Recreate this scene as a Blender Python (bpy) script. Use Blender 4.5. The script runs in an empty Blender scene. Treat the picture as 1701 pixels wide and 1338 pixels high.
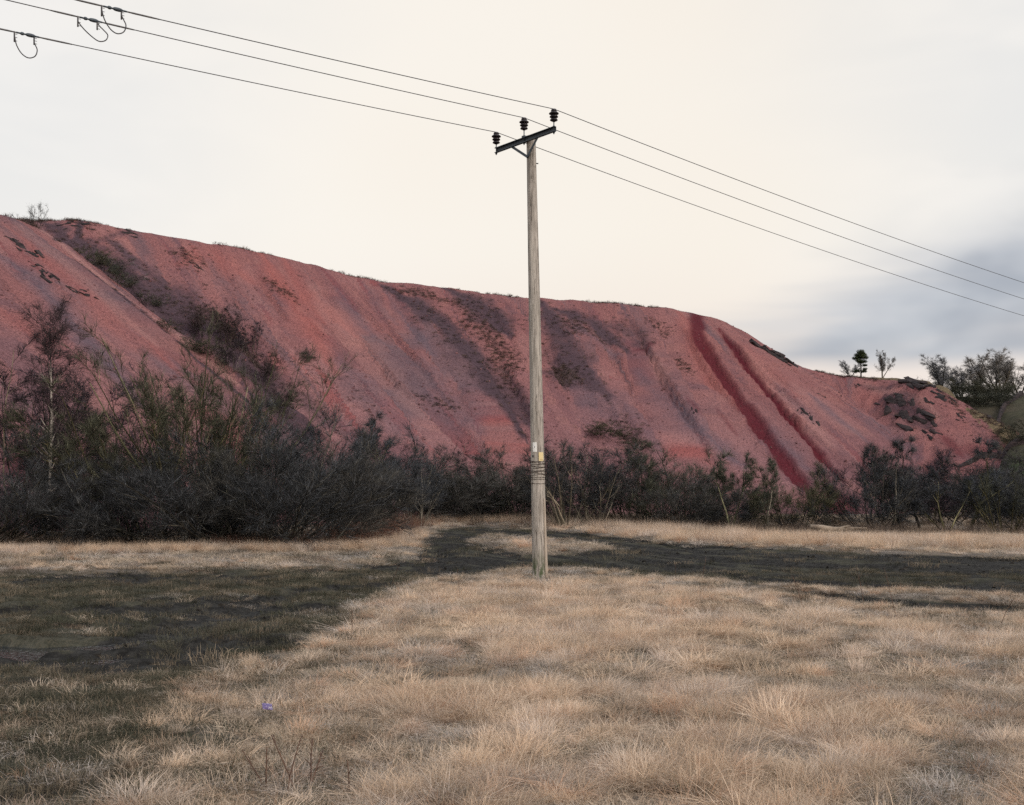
import bpy, bmesh, math, random
import numpy as np
from mathutils import Vector, Matrix, Euler

# ------------------------------------------------------------------ camera, sky, sun, exposure
scene = bpy.context.scene
F, CX, HY, CAMH = 1824.0, 850.5, 816.0, 1.9      # focal length and principal point of the photograph (px), eye height (m)
cam_d = bpy.data.cameras.new('camera'); cam = bpy.data.objects.new('camera', cam_d)
scene.collection.objects.link(cam); scene.camera = cam
cam.location = (0, 0, CAMH); cam.rotation_euler = (math.radians(90), 0, 0)
cam_d.sensor_width = 36; cam_d.lens = 36 * F / 1701; cam_d.shift_y = (HY - 669) / 1701
cam_d.clip_start = 0.1; cam_d.clip_end = 5000

SUN_EL, SUN_AZ = math.radians(30), math.radians(138)     # azimuth clockwise from +Y: behind the camera, to the right
sun_d = bpy.data.lights.new('sun', 'SUN'); sun = bpy.data.objects.new('sun', sun_d)
scene.collection.objects.link(sun)
sun_d.energy = 1.5; sun_d.angle = math.radians(24); sun_d.color = (1.0, 0.89, 0.80)
sv = Vector((math.sin(SUN_AZ) * math.cos(SUN_EL), math.cos(SUN_AZ) * math.cos(SUN_EL), math.sin(SUN_EL)))
sun.rotation_euler = (-sv).to_track_quat('-Z', 'Y').to_euler()

vs = scene.view_settings
vs.view_transform = 'Standard'; vs.look = 'None'; vs.exposure = 0.25; vs.gamma = 1.0; vs.use_curve_mapping = False


cy = scene.cycles
cy.max_bounces = 4; cy.diffuse_bounces = 2; cy.glossy_bounces = 2; cy.transmission_bounces = 2; cy.transparent_max_bounces = 4
cy.use_adaptive_sampling = True; cy.adaptive_threshold = 0.02; cy.use_denoising = False; cy.caustics_reflective = False; cy.caustics_refractive = False


class NT:
    """small helper to write node trees"""
    def __init__(s, tree):
        s.t = tree; tree.nodes.clear()
    def n(s, typ, **kw):
        nd = s.t.nodes.new(typ)
        for k, v in kw.items():
            if k == 'i':
                for kk, vv in v.items():
                    if hasattr(vv, 'bl_idname') or isinstance(vv, bpy.types.NodeSocket):
                        s.t.links.new(vv, nd.inputs[kk])
                    else:
                        nd.inputs[kk].default_value = vv
            else:
                setattr(nd, k, v)
        return nd
    def math(s, op, a, b=0.0, c=0.0, clamp=False):
        nd = s.n('ShaderNodeMath', operation=op, use_clamp=clamp)
        for k, v in enumerate((a, b, c)):
            if isinstance(v, bpy.types.NodeSocket): s.t.links.new(v, nd.inputs[k])
            else: nd.inputs[k].default_value = v
        return nd.outputs[0]
    def mix(s, f, a, b, blend='MIX'):
        nd = s.n('ShaderNodeMix', data_type='RGBA', blend_type=blend, clamp_factor=True)
        for k, v in ((0, f), (6, a), (7, b)):
            if isinstance(v, bpy.types.NodeSocket): s.t.links.new(v, nd.inputs[k])
            else: nd.inputs[k].default_value = (tuple(v) + (1,))[:4] if k else v
        return nd.outputs[2]
    def ramp(s, f, lo, hi, a=0.0, b=1.0):
        nd = s.n('ShaderNodeMapRange', interpolation_type='SMOOTHSTEP', clamp=True,
                 i={1: lo, 2: hi, 3: a, 4: b})
        s.t.links.new(f, nd.inputs[0]); return nd.outputs[0]
    def noise(s, vec, scale, detail=4.0, rough=0.55, dist=0.0):
        nd = s.n('ShaderNodeTexNoise', i={'Scale': scale, 'Detail': detail, 'Roughness': rough, 'Distortion': dist})
        if vec is not None: s.t.links.new(vec, nd.inputs['Vector'])
        return nd.outputs[0]
    def vscale(s, vec, sc):
        nd = s.n('ShaderNodeMapping', i={'Scale': sc}); s.t.links.new(vec, nd.inputs[0]); return nd.outputs[0]
    def attr(s, name, typ='GEOMETRY'):
        return s.n('ShaderNodeAttribute', attribute_name=name, attribute_type=typ)
    def link(s, a, b): s.t.links.new(a, b)


world = bpy.data.worlds.new('World'); scene.world = world; world.use_nodes = True
w = NT(world.node_tree)
sky = w.n('ShaderNodeTexSky', sky_type='NISHITA', sun_disc=False, sun_elevation=SUN_EL, sun_rotation=SUN_AZ,
          air_density=1.0, dust_density=2.5, ozone_density=1.0)
tc = w.n('ShaderNodeTexCoord').outputs['Generated']
sep = w.n('ShaderNodeSeparateXYZ'); w.link(tc, sep.inputs[0])
dz = sep.outputs[2]; dx = sep.outputs[0]
big = w.noise(w.vscale(tc, (1.3, 1.3, 2.2)), 1.6, 1, 0.5)
strat = w.noise(w.vscale(tc, (1.1, 1.1, 5.5)), 1.9, 3, 0.55, 0.6)
fine = w.noise(w.vscale(tc, (1.0, 1.0, 2.6)), 5.0, 3, 0.6, 0.4)
cream = w.mix(w.ramp(big, 0.38, 0.62), (8.0, 7.35, 6.45), (8.1, 7.6, 6.85))
cool = w.mix(w.ramp(fine, 0.3, 0.7), (6.9, 6.85, 6.7), (7.6, 7.4, 7.1))
over = w.mix(w.ramp(w.math('ADD', w.math('ADD', w.math('MULTIPLY', dz, 0.5), w.math('MULTIPLY', w.math('ABSOLUTE', dx), 0.9)), w.math('MULTIPLY', big, 0.20)), 0.36, 0.68), cream, cool)   # thin overcast, cooler overhead
over = w.mix(w.ramp(dz, 0.42, 0.85), over, (5.5, 6.05, 7.0))
over = w.mix(w.ramp(dz, 0.24, 0.02), over, (7.3, 6.3, 5.8))            # warmer low down
# bank of grey cloud standing off to the right, long streaks in it
side = w.math('SUBTRACT', w.math('MULTIPLY', dx, 0.41), dz)
side = w.math('ADD', side, w.math('MULTIPLY', w.math('SUBTRACT', strat, 0.5), 0.22))
bank = w.ramp(side, -0.10, 0.02)
low = w.ramp(w.math('ADD', dz, w.math('MULTIPLY', w.math('SUBTRACT', fine, 0.5), 0.03)), 0.098, 0.120)      # clear strip above the skyline
bank = w.math('MULTIPLY', bank, low)
bank = w.math('MULTIPLY', bank, w.ramp(strat, 0.22, 0.60, 0.55, 1.0))
greyc = w.mix(w.ramp(fine, 0.35, 0.68), (3.4, 3.62, 4.05), (4.8, 4.95, 5.25))
over = w.mix(bank, over, greyc)
col = w.mix(0.92, sky.outputs[0], over)
bg = w.n('ShaderNodeBackground', i={'Strength': 0.105}); w.link(col, bg.inputs[0])
wo = w.n('ShaderNodeOutputWorld'); w.link(bg.outputs[0], wo.inputs[0])

# ------------------------------------------------------------------ helpers
COL = scene.collection
rng = np.random.default_rng(11)

def link(o, parent=None):
    COL.objects.link(o)
    if parent is not None: o.parent = parent
    return o

def tag(o, label=None, cat=None, group=None, kind=None):
    if label: o['label'] = label
    if cat: o['category'] = cat
    if group: o['group'] = group
    if kind: o['kind'] = kind
    return o

def empty(name, loc, label=None, cat=None, group=None, rz=0.0, scale=None):
    o = bpy.data.objects.new(name, None); o.empty_display_size = 0.2
    o.location = loc; o.rotation_euler = (0, 0, rz)
    if scale is not None: o.scale = scale
    link(o); return tag(o, label, cat, group)

def npmesh(name, V, quads=None, tris=None, attrs=None, smooth=True):
    me = bpy.data.meshes.new(name)
    V = np.asarray(V, np.float32).reshape(-1, 3)
    parts, starts, totals, off = [], [], [], 0
    for arr, k in ((quads, 4), (tris, 3)):
        if arr is not None and len(arr):
            arr = np.asarray(arr, np.int32).reshape(-1, k)
            parts.append(arr.ravel()); n = len(arr)
            starts.append(off + np.arange(n) * k); totals.append(np.full(n, k)); off += n * k
    L = np.concatenate(parts); S = np.concatenate(starts); T = np.concatenate(totals)
    me.vertices.add(len(V)); me.vertices.foreach_set('co', V.ravel())
    me.loops.add(len(L)); me.loops.foreach_set('vertex_index', L.astype(np.int32))
    me.polygons.add(len(S)); me.polygons.foreach_set('loop_start', S.astype(np.int32))
    try: me.polygons.foreach_set('loop_total', T.astype(np.int32))
    except Exception: pass
    me.polygons.foreach_set('use_smooth', np.full(len(S), smooth))
    for k, v in (attrs or {}).items():
        a = me.attributes.new(k, 'FLOAT', 'POINT'); a.data.foreach_set('value', np.asarray(v, np.float32).ravel())
    me.update(calc_edges=True); me.validate()
    return me

def obj(name, me, mat, parent=None):
    o = bpy.data.objects.new(name, me)
    if mat is not None and not me.materials: me.materials.append(mat)
    return link(o, parent)

def join(parts):
    """[(V, quads, tris)] -> one"""
    V, Q, T, o = [], [], [], 0
    for v, q, t in parts:
        V.append(np.asarray(v, np.float32).reshape(-1, 3))
        if q is not None and len(q): Q.append(np.asarray(q).reshape(-1, 4) + o)
        if t is not None and len(t): T.append(np.asarray(t).reshape(-1, 3) + o)
        o += len(V[-1])
    return np.concatenate(V), (np.concatenate(Q) if Q else None), (np.concatenate(T) if T else None)

def tube(pts, rad, sides=8, cap=True):
    pts = np.asarray(pts, float); m = len(pts); rad = np.broadcast_to(rad, (m,))
    t = np.gradient(pts, axis=0); t /= np.linalg.norm(t, axis=1)[:, None] + 1e-9
    ref = np.array([0.31, 0.22, 0.93]) if abs(t[:, 2]).mean() < 0.8 else np.array([0.93, 0.22, 0.1])
    u = np.cross(t, ref); u /= np.linalg.norm(u, axis=1)[:, None]; v = np.cross(t, u)
    a = np.arange(sides) * 2 * np.pi / sides
    ring = pts[:, None] + rad[:, None, None] * (np.cos(a)[None, :, None] * u[:, None] + np.sin(a)[None, :, None] * v[:, None])
    V = ring.reshape(-1, 3)
    i = np.arange(m - 1)[:, None] * sides; j = np.arange(sides)[None]; k = (j + 1) % sides
    Q = np.stack([i + j, i + k, i + sides + k, i + sides + j], -1).reshape(-1, 4)
    T = None
    if cap:
        V = np.vstack([V, pts[:1], pts[-1:]]); c0, c1 = len(V) - 2, len(V) - 1
        jj = np.arange(sides); kk = (jj + 1) % sides; b = (m - 1) * sides
        T = np.vstack([np.stack([np.full(sides, c0), kk, jj], -1), np.stack([np.full(sides, c1), b + jj, b + kk], -1)])
    return V, Q, T

def box(c, sx, sy, sz, R=None):
    v = np.array([[x, y, z] for x in (-.5, .5) for y in (-.5, .5) for z in (-.5, .5)]) * (sx, sy, sz)
    if R is not None: v = v @ np.asarray(R).T
    q = [[0, 1, 3, 2], [4, 6, 7, 5], [0, 4, 5, 1], [2, 3, 7, 6], [0, 2, 6, 4], [1, 5, 7, 3]]
    return v + np.asarray(c), q, None

def lathe(profile, sides=20, c=(0, 0, 0)):
    a = np.arange(sides) * 2 * np.pi / sides
    V = np.array([[r * math.cos(x), r * math.sin(x), z] for r, z in profile for x in a]) + np.asarray(c)
    m = len(profile); i = np.arange(m - 1)[:, None] * sides; j = np.arange(sides)[None]; k = (j + 1) % sides
    return V, np.stack([i + j, i + k, i + sides + k, i + sides + j], -1).reshape(-1, 4), None

_tab = np.random.default_rng(5).random((256, 256)).astype(np.float32)
def vnoise(x, y, seed=0):
    x = np.asarray(x, np.float64) + seed * 17.31; y = np.asarray(y, np.float64) - seed * 9.77
    xi = np.floor(x).astype(int); yi = np.floor(y).astype(int); fx = x - xi; fy = y - yi
    fx = fx * fx * (3 - 2 * fx); fy = fy * fy * (3 - 2 * fy)
    g = lambda a, b: _tab[(a + seed * 7) & 255, (b + seed * 13) & 255]
    return (g(xi, yi) * (1 - fx) + g(xi + 1, yi) * fx) * (1 - fy) + (g(xi, yi + 1) * (1 - fx) + g(xi + 1, yi + 1) * fx) * fy
def fbm(x, y, oct=4, seed=0, rough=0.5):
    s, a, tot = 0.0, 1.0, 0.0
    for k in range(oct):
        s = s + a * vnoise(x * 2 ** k, y * 2 ** k, seed + k); tot += a; a *= rough
    return s / tot
def sstep(x, lo, hi):
    t = np.clip((x - lo) / (hi - lo), 0, 1); return t * t * (3 - 2 * t)

def gp(px, py):
    """a point of the flat field seen at that place of the photograph"""
    d = CAMH * F / (py - HY); return ((px - CX) / F * d, d)
def poly_sd(x, y, poly):
    """signed distance to a polygon, negative inside"""
    P = np.asarray(poly, float); d2 = np.full(x.shape, 1e18); ins = np.zeros(x.shape, bool)
    for (ax, ay), (bx, by) in zip(P, np.roll(P, -1, 0)):
        ex, ey = bx - ax, by - ay
        t = np.clip(((x - ax) * ex + (y - ay) * ey) / (ex * ex + ey * ey + 1e-12), 0, 1)
        d2 = np.minimum(d2, (x - ax - t * ex) ** 2 + (y - ay - t * ey) ** 2)
        c = ((ay > y) != (by > y)) & (x < ex * (y - ay) / (ey if abs(ey) > 1e-12 else 1e-12) + ax)
        ins ^= c
    d = np.sqrt(d2); return np.where(ins, -d, d)
def line_d(x, y, pts):
    d2 = np.full(x.shape, 1e18); tt = np.zeros(x.shape); n = len(pts) - 1
    for k in range(n):
        (ax, ay), (bx, by) = pts[k], pts[k + 1]; ex, ey = bx - ax, by - ay
        t = np.clip(((x - ax) * ex + (y - ay) * ey) / (ex * ex + ey * ey + 1e-12), 0, 1)
        q = (x - ax - t * ex) ** 2 + (y - ay - t * ey) ** 2
        m = q < d2; tt = np.where(m, (k + t) / n, tt); d2 = np.where(m, q, d2)
    return np.sqrt(d2), tt

# ------------------------------------------------------------------ materials
def pbsdf(name, rough=0.9, spec=0.2):
    m = bpy.data.materials.new(name); m.use_nodes = True; t = NT(m.node_tree)
    b = t.n('ShaderNodeBsdfPrincipled', i={'Roughness': rough, 'Specular IOR Level': spec})
    o = t.n('ShaderNodeOutputMaterial'); t.link(b.outputs[0], o.inputs[0])
    return m, t, b
def bump(t, b, h, strength=0.5, dist=0.05):
    nd = t.n('ShaderNodeBump', i={'Strength': strength, 'Distance': dist}); t.link(h, nd.inputs['Height'])
    t.link(nd.outputs[0], b.inputs['Normal'])
def posn(t): return t.n('ShaderNodeNewGeometry').outputs['Position']
def objc(t): return t.n('ShaderNodeTexCoord').outputs['Object']

def plain(name, c, c2=None, scale=6.0, rough=0.85, spec=0.2, metal=0.0, bmp=0.0, stretch=(1, 1, 1)):
    m, t, b = pbsdf(name, rough, spec); v = t.vscale(objc(t), stretch)
    n = t.noise(v, scale, 5, 0.6)
    t.link(t.mix(t.ramp(n, 0.3, 0.7), c, c2 or [x * 0.7 for x in c]), b.inputs['Base Color'])
    b.inputs['Metallic'].default_value = metal
    if bmp: bump(t, b, n, bmp, 0.02)
    return m

# ---- field
def m_ground():
    m, t, b = pbsdf('field_soil', 0.95, 0.15); p = posn(t)
    mud = t.attr('mud').outputs['Fac']; green = t.attr('green').outputs['Fac']; wet = t.attr('wet').outputs['Fac']
    n1 = t.noise(p, 0.9, 4, 0.62); n2 = t.noise(p, 7.0, 4, 0.65); n3 = t.noise(p, 38.0, 1, 0.6)
    straw = t.mix(t.ramp(n2, 0.3, 0.7), (0.11, 0.090, 0.072), (0.25, 0.20, 0.15))
    straw = t.mix(t.ramp(n1, 0.42, 0.66), straw, (0.15, 0.132, 0.118))
    straw = t.mix(t.ramp(n3, 0.52, 0.75, 0, 0.6), straw, (0.07, 0.06, 0.045))
    grass = t.mix(t.ramp(n2, 0.3, 0.7), (0.028, 0.029, 0.020), (0.078, 0.074, 0.054))
    grass = t.mix(t.ramp(n3, 0.45, 0.75, 0, 0.7), grass, (0.10, 0.085, 0.06))
    mudc = t.mix(t.ramp(n2, 0.35, 0.7), (0.013, 0.012, 0.011), (0.042, 0.040, 0.036))
    gf = t.ramp(t.math('ADD', green, t.math('MULTIPLY', t.math('SUBTRACT', n2, 0.5), 1.3)), 0.35, 0.65)
    c = t.mix(gf, straw, grass)
    mf = t.math('ADD', mud, t.math('MULTIPLY', t.math('SUBTRACT', n1, 0.5), 0.9))
    mf = t.math('ADD', mf, t.math('MULTIPLY', t.math('SUBTRACT', n2, 0.5), 0.7))
    mf = t.ramp(mf, 0.38, 0.62)
    c = t.mix(mf, c, mudc)
    t.link(c, b.inputs['Base Color'])
    t.link(t.ramp(wet, 0.2, 0.9, 0.95, 0.35), b.inputs['Roughness'])
    h = t.math('ADD', t.math('MULTIPLY', n2, 1.0), t.math('MULTIPLY', n3, 0.35))
    bump(t, b, h, 0.9, 0.06)
    return m
# ---- burnt shale of the spoil heap
def m_heap():
    m, t, b = pbsdf('burnt_shale', 0.95, 0.1); p = posn(t)
    A = lambda k: t.attr(k).outputs['Fac']
    cmb = t.n('ShaderNodeCombineXYZ'); t.link(A('along'), cmb.inputs[0]); t.link(A('down'), cmb.inputs[1])
    sd = cmb.outputs[0]
    st1 = t.noise(t.vscale(sd, (0.22, 0.030, 1)), 1.0, 3, 0.6, 0.7)
    st2 = t.noise(t.vscale(sd, (0.9, 0.07, 1)), 1.0, 4, 0.65, 1.0)
    st3 = t.noise(t.vscale(sd, (0.10, 0.06, 1)), 1.0, 2, 0.55, 0.4)
    g1 = t.noise(p, 1.1, 4, 0.68); g2 = t.noise(p, 5.5, 3, 0.7); g3 = t.noise(p, 14.0, 1, 0.7)
    c = t.mix(t.ramp(st1, 0.36, 0.64), (0.212, 0.106, 0.114), (0.285, 0.146, 0.146))
    c = t.mix(t.ramp(t.math('ADD', A('down'), t.math('MULTIPLY', st1, 16.0)), 36.0, 18.0, 0, 0.55), c, (0.285, 0.112, 0.102))
    c = t.mix(t.ramp(st2, 0.52, 0.63, 0, 0.60), c, (0.145, 0.084, 0.098))
    c = t.mix(t.ramp(st3, 0.52, 0.72, 0, 0.6), c, (0.35, 0.175, 0.165))
    c = t.mix(t.ramp(t.math('ADD', st2, t.math('MULTIPLY', st3, 0.5)), 0.84, 0.93, 0, 0.65), c, (0.29, 0.076, 0.072))
    st4 = t.noise(t.vscale(sd, (2.6, 0.10, 1)), 1.0, 3, 0.7, 1.5); rub = t.noise(p, 2.3, 3, 0.75)
    c = t.mix(t.ramp(st4, 0.52, 0.64, 0, 0.32), c, (0.135, 0.072, 0.082)); c = t.mix(t.ramp(st4, 0.46, 0.36, 0, 0.35), c, (0.36, 0.17, 0.15))
    c = t.mix(t.ramp(rub, 0.56, 0.66, 0, 0.45), c, (0.115, 0.062, 0.072))
    fan = t.noise(t.vscale(sd, (0.14, 0.022, 1)), 1.0, 3, 0.6, 1.2)
    c = t.mix(t.ramp(t.math('ADD', fan, t.math('MULTIPLY', st2, 0.35)), 0.73, 0.86, 0, 0.62), c, (0.128, 0.096, 0.112))
    c = t.mix(t.math('MULTIPLY', A('orange'), t.ramp(st2, 0.2, 0.7, 0.35, 0.9)), c, (0.385, 0.118, 0.098))
    c = t.mix(t.math('MULTIPLY', A('pale'), 0.7), c, (0.40, 0.215, 0.195))
    c = t.mix(t.math('MULTIPLY', A('blue'), t.ramp(g1, 0.25, 0.6, 0.6, 1.0)), c, (0.115, 0.095, 0.120))
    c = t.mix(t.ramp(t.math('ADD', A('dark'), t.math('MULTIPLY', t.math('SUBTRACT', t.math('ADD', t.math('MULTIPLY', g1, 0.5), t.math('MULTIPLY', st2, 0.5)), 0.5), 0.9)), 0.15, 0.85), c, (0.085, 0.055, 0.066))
    c = t.mix(t.math('MULTIPLY', A('red'), t.ramp(g1, 0.2, 0.5, 0.75, 1.0)), c, (0.105, 0.017, 0.025))
    vg = t.ramp(t.math('ADD', A('veg'), t.math('MULTIPLY', t.math('SUBTRACT', g1, 0.5), 1.3)), 0.45, 0.85)
    vg = t.math('MULTIPLY', vg, 0.75)
    c = t.mix(vg, c, t.mix(t.ramp(g2, 0.3, 0.7), (0.045, 0.035, 0.034), (0.105, 0.070, 0.064)))
    c = t.mix(t.ramp(t.math('ADD', g1, t.math('MULTIPLY', g2, 0.8)), 1.04, 1.20, 0, 0.35), c, (0.12, 0.062, 0.070))   # loose dark clods
    gr = t.math('ADD', t.math('MULTIPLY', g2, 0.5), t.math('MULTIPLY', g3, 0.5))
    c = t.mix(t.ramp(gr, 0.32, 0.68), t.mix(1.0, c, (0.62, 0.60, 0.62), 'MULTIPLY'), t.mix(1.0, c, (1.36, 1.35, 1.33), 'MULTIPLY'))
    turf = t.mix(t.ramp(g2, 0.3, 0.7), (0.085, 0.068, 0.042), (0.22, 0.165, 0.10))
    c = t.mix(t.ramp(t.math('ADD', A('turf'), t.math('MULTIPLY', t.math('SUBTRACT', g1, 0.5), 0.8)), 0.4, 0.6), c, turf)
    t.link(c, b.inputs['Base Color'])
    h = t.math('ADD', t.math('MULTIPLY', g2, 0.8), t.math('ADD', t.math('MULTIPLY', g3, 0.5), t.math('MULTIPLY', g1, 0.8)))
    bump(t, b, h, 0.95, 0.17)
    return m
def m_hill():
    m, t, b = pbsdf('pasture', 0.95, 0.1); p = posn(t)
    n1 = t.noise(p, 0.12, 5, 0.6); n2 = t.noise(p, 1.2, 6, 0.65)
    c = t.mix(t.ramp(n2, 0.3, 0.7), (0.034, 0.034, 0.022), (0.072, 0.066, 0.040))
    c = t.mix(t.ramp(n1, 0.45, 0.6, 0, 0.8), c, (0.075, 0.062, 0.044))
    sp = t.n('ShaderNodeSeparateXYZ'); t.link(p, sp.inputs[0])
    c = t.mix(t.ramp(sp.outputs[2], 6.0, 3.8, 0, 0.9), c, t.mix(t.ramp(n2, 0.3, 0.7), (0.022, 0.034, 0.015), (0.046, 0.060, 0.025)))   # the sown meadow at the foot
    t.link(c, b.inputs['Base Color']); bump(t, b, n2, 0.6, 0.2)
    return m
def m_blade(name, cols, tipc=None, transl=0.25, dark=None):
    """dry grass: colour by blade, by tussock and by patches of the field"""
    m, t, b = pbsdf(name, 0.8, 0.2); p = posn(t)
    br = t.attr('br').outputs['Fac']; tip = t.attr('tip').outputs['Fac']
    rnd = t.n('ShaderNodeObjectInfo').outputs['Random']
    n = t.noise(p, 0.55, 2, 0.6)
    f1 = t.math('ADD', t.math('MULTIPLY', br, 0.55), t.math('MULTIPLY', rnd, 0.45))
    c = t.mix(t.ramp(f1, 0.2, 0.8), cols[0], cols[1])
    c = t.mix(t.ramp(t.math('ADD', n, t.math('MULTIPLY', rnd, 0.35)), 0.62, 0.88, 0, 0.85), c, cols[2])
    fr = t.math('FRACT', t.math('MULTIPLY', rnd, 7.31))
    c = t.mix(t.ramp(fr, 0.74, 0.86, 0, 0.85), c, cols[3])
    if dark: c = t.mix(t.ramp(t.math('FRACT', t.math('MULTIPLY', br, 11.7)), 0.84, 0.9), c, dark)
    if tipc: c = t.mix(t.math('MULTIPLY', tip, 0.45), c, tipc)
    fb = t.math('ADD', 0.62, t.math('MULTIPLY', t.math('FRACT', t.math('MULTIPLY', rnd, 23.7)), 0.76))
    vm = t.n('ShaderNodeVectorMath', operation='SCALE'); t.link(c, vm.inputs[0]); t.link(fb, vm.inputs['Scale']); c = vm.outputs[0]
    t.link(c, b.inputs['Base Color'])
    tr = t.n('ShaderNodeBsdfTranslucent'); t.link(c, tr.inputs[0])
    mx = t.n('ShaderNodeMixShader', i={0: transl}); t.link(b.outputs[0], mx.inputs[1]); t.link(tr.outputs[0], mx.inputs[2])
    out = [x for x in t.t.nodes if x.bl_idname == 'ShaderNodeOutputMaterial'][0]; t.link(mx.outputs[0], out.inputs[0])
    return m
def m_bark(name, c1, c2, scale=3.0, rnd_amt=0.35, hue=0.8):
    m, t, b = pbsdf(name, 0.9, 0.15); p = posn(t)
    n = t.noise(p, scale, 4, 0.6); r = t.n('ShaderNodeObjectInfo').outputs['Random']
    c = t.mix(t.ramp(n, 0.32, 0.68), c1, c2)
    br = t.attr('br').outputs['Fac']
    k = t.math('ADD', t.math('MULTIPLY', t.math('POWER', br, 7.0), 3.6), t.math('ADD', 0.42, t.math('MULTIPLY', r, rnd_amt)))
    c = t.mix(t.math('MULTIPLY', t.math('FRACT', t.math('MULTIPLY', r, 5.7)), hue), c, t.mix(1.0, c, (1.55, 1.30, 0.95), 'MULTIPLY'))
    vm = t.n('ShaderNodeVectorMath', operation='SCALE'); t.link(c, vm.inputs[0]); t.link(k, vm.inputs['Scale'])
    t.link(vm.outputs[0], b.inputs['Base Color'])
    return m
M = {}
M['ground'] = m_ground(); M['heap'] = m_heap(); M['hill'] = m_hill()
M['straw'] = m_blade('straw_grass', [(0.56, 0.41, 0.285), (0.82, 0.65, 0.485), (0.58, 0.51, 0.465), (0.45, 0.25, 0.15)], (0.82, 0.66, 0.50))
M['mat'] = m_blade('matted_grass', [(0.42, 0.33, 0.245), (0.66, 0.535, 0.405), (0.46, 0.42, 0.39), (0.31, 0.205, 0.135)], None, 0.2, (0.12, 0.12, 0.075))
M['green'] = m_blade('short_grass', [(0.042, 0.044, 0.029), (0.098, 0.094, 0.066), (0.16, 0.135, 0.098), (0.26, 0.205, 0.145)], None, 0.25)
M['rush'] = m_blade('red_stems', [(0.11, 0.050, 0.036), (0.20, 0.10, 0.068), (0.15, 0.085, 0.065), (0.22, 0.145, 0.10)], None, 0.1)
M['brownweed'] = m_blade('brown_weeds', [(0.075, 0.056, 0.045), (0.16, 0.115, 0.088), (0.12, 0.095, 0.082), (0.24, 0.18, 0.125)], None, 0.15)
M['heath'] = m_blade('heath_tufts', [(0.062, 0.046, 0.042), (0.125, 0.085, 0.070), (0.10, 0.072, 0.068), (0.16, 0.11, 0.08)], None, 0.1)
M['bark_dark'] = m_bark('bark_dark', (0.030, 0.028, 0.026), (0.066, 0.064, 0.054))
M['bark_green'] = m_bark('bark_green', (0.046, 0.048, 0.030), (0.105, 0.102, 0.066))
M['bark_pale'] = m_bark('bark_pale', (0.11, 0.105, 0.09), (0.22, 0.205, 0.175))
M['twig'] = m_bark('twigs_grey', (0.024, 0.026, 0.030), (0.064, 0.068, 0.074))
M['twig_g'] = m_bark('twigs_green', (0.028, 0.031, 0.024), (0.070, 0.074, 0.056))
M['twig_p'] = m_bark('twigs_purple', (0.026, 0.021, 0.028), (0.056, 0.044, 0.054))
M['twig_b'] = m_bark('twigs_blueish', (0.085, 0.088, 0.10), (0.14, 0.145, 0.16))
M['leaf_d'] = m_bark('leaves_dark', (0.010, 0.013, 0.009), (0.028, 0.031, 0.020), 4)
M['needles'] = m_bark('pine_needles', (0.018, 0.030, 0.018), (0.042, 0.062, 0.034), 2)

# ------------------------------------------------------------------ the spoil heap: tip edge as a line in space, slopes at the angle of repose
def sp(px, py, Y): return ((px - CX) / F * Y, Y, CAMH + (HY - py) / F * Y)
CREST = [(-95, 18, 21), (-66, 50, 23.4), (-51, 68, 23.9), (-43.3, 80, 24.1), (-39.6, 86.5, 24.0), (-38.9, 89.5, 24.0), (-40.6, 93, 24.3),
         (-44.5, 97.5, 26.0), (-44.5, 101, 27.3)] + \
        [sp(*a) for a in ((150, 362, 105), (205, 372, 106.5), (280, 386, 108.5), (350, 399, 111), (450, 416, 114), (520, 435, 116), (600, 457, 118),
                          (640, 465, 119), (700, 468, 120), (760, 474, 121.2), (850, 487, 122.5), (930, 492, 123.3), (1000, 497, 124), (1100, 505, 125),
                          (1150, 513, 125.6), (1195, 524, 126.2), (1235, 546, 127), (1265, 566, 128), (1300, 588, 129), (1340, 607, 130), (1400, 620, 130),
                          (1480, 627, 126), (1545, 636, 120), (1600, 664, 118), (1650, 690, 116.5), (1690, 714, 113), (1728, 732, 109), (1722, 744, 105))]
CREST = np.array(CREST)
seg = np.r_[0, np.cumsum(np.linalg.norm(np.diff(CREST[:, :2], axis=0), axis=1))]
ss = np.arange(0, seg[-1], 0.45)
CR = np.stack([np.interp(ss, seg, CREST[:, k]) for k in range(3)], -1)
for _ in range(3):                                                     # round the corners a little
    CR[1:-1] = 0.25 * CR[:-2] + 0.5 * CR[1:-1] + 0.25 * CR[2:]
CR[:, 0] += 0.7 * (fbm(ss * 0.35, ss * 0, 3, 3) - 0.5); CR[:, 1] += 1.0 * (fbm(ss * 0.35, ss * 0, 3, 9) - 0.5)
CR[:, 2] += 0.35 * (fbm(ss * 0.8, ss * 0, 3, 21) - 0.5)
HX = np.arange(-82, 78, 0.32); HYY = np.arange(34, 168, 0.32)
GX, GY = np.meshgrid(HX, HYY)
gx, gy = GX.ravel(), GY.ravel()
SL = 0.70
Hh = np.empty(gx.size, np.float32); Hi = np.empty(gx.size, np.int32); Hd = np.empty(gx.size, np.float32)
for a in range(0, gx.size, 20000):
    s_ = slice(a, a + 20000)
    d = np.sqrt((gx[s_, None] - CR[None, :, 0]) ** 2 + (gy[s_, None] - CR[None, :, 1]) ** 2).astype(np.float32)
    v = CR[None, :, 2].astype(np.float32) - SL * d
    k = v.argmax(1); r_ = np.arange(len(k)); Hh[s_] = v[r_, k]; Hi[s_] = k; Hd[s_] = d[r_, k]
    kn = d.argmin(1); s2 = d[r_, kn]
    if a == 0: Nz = np.empty(gx.size, np.float32); Nd = np.empty(gx.size, np.float32)
    Nz[s_] = CR[kn, 2]; Nd[s_] = s2
back = np.vstack([CR[:, :2], [[85, 150], [180, 400], [-220, 400], [-220, 18]]])
inside = poly_sd(gx, gy, back) < 0
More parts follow.
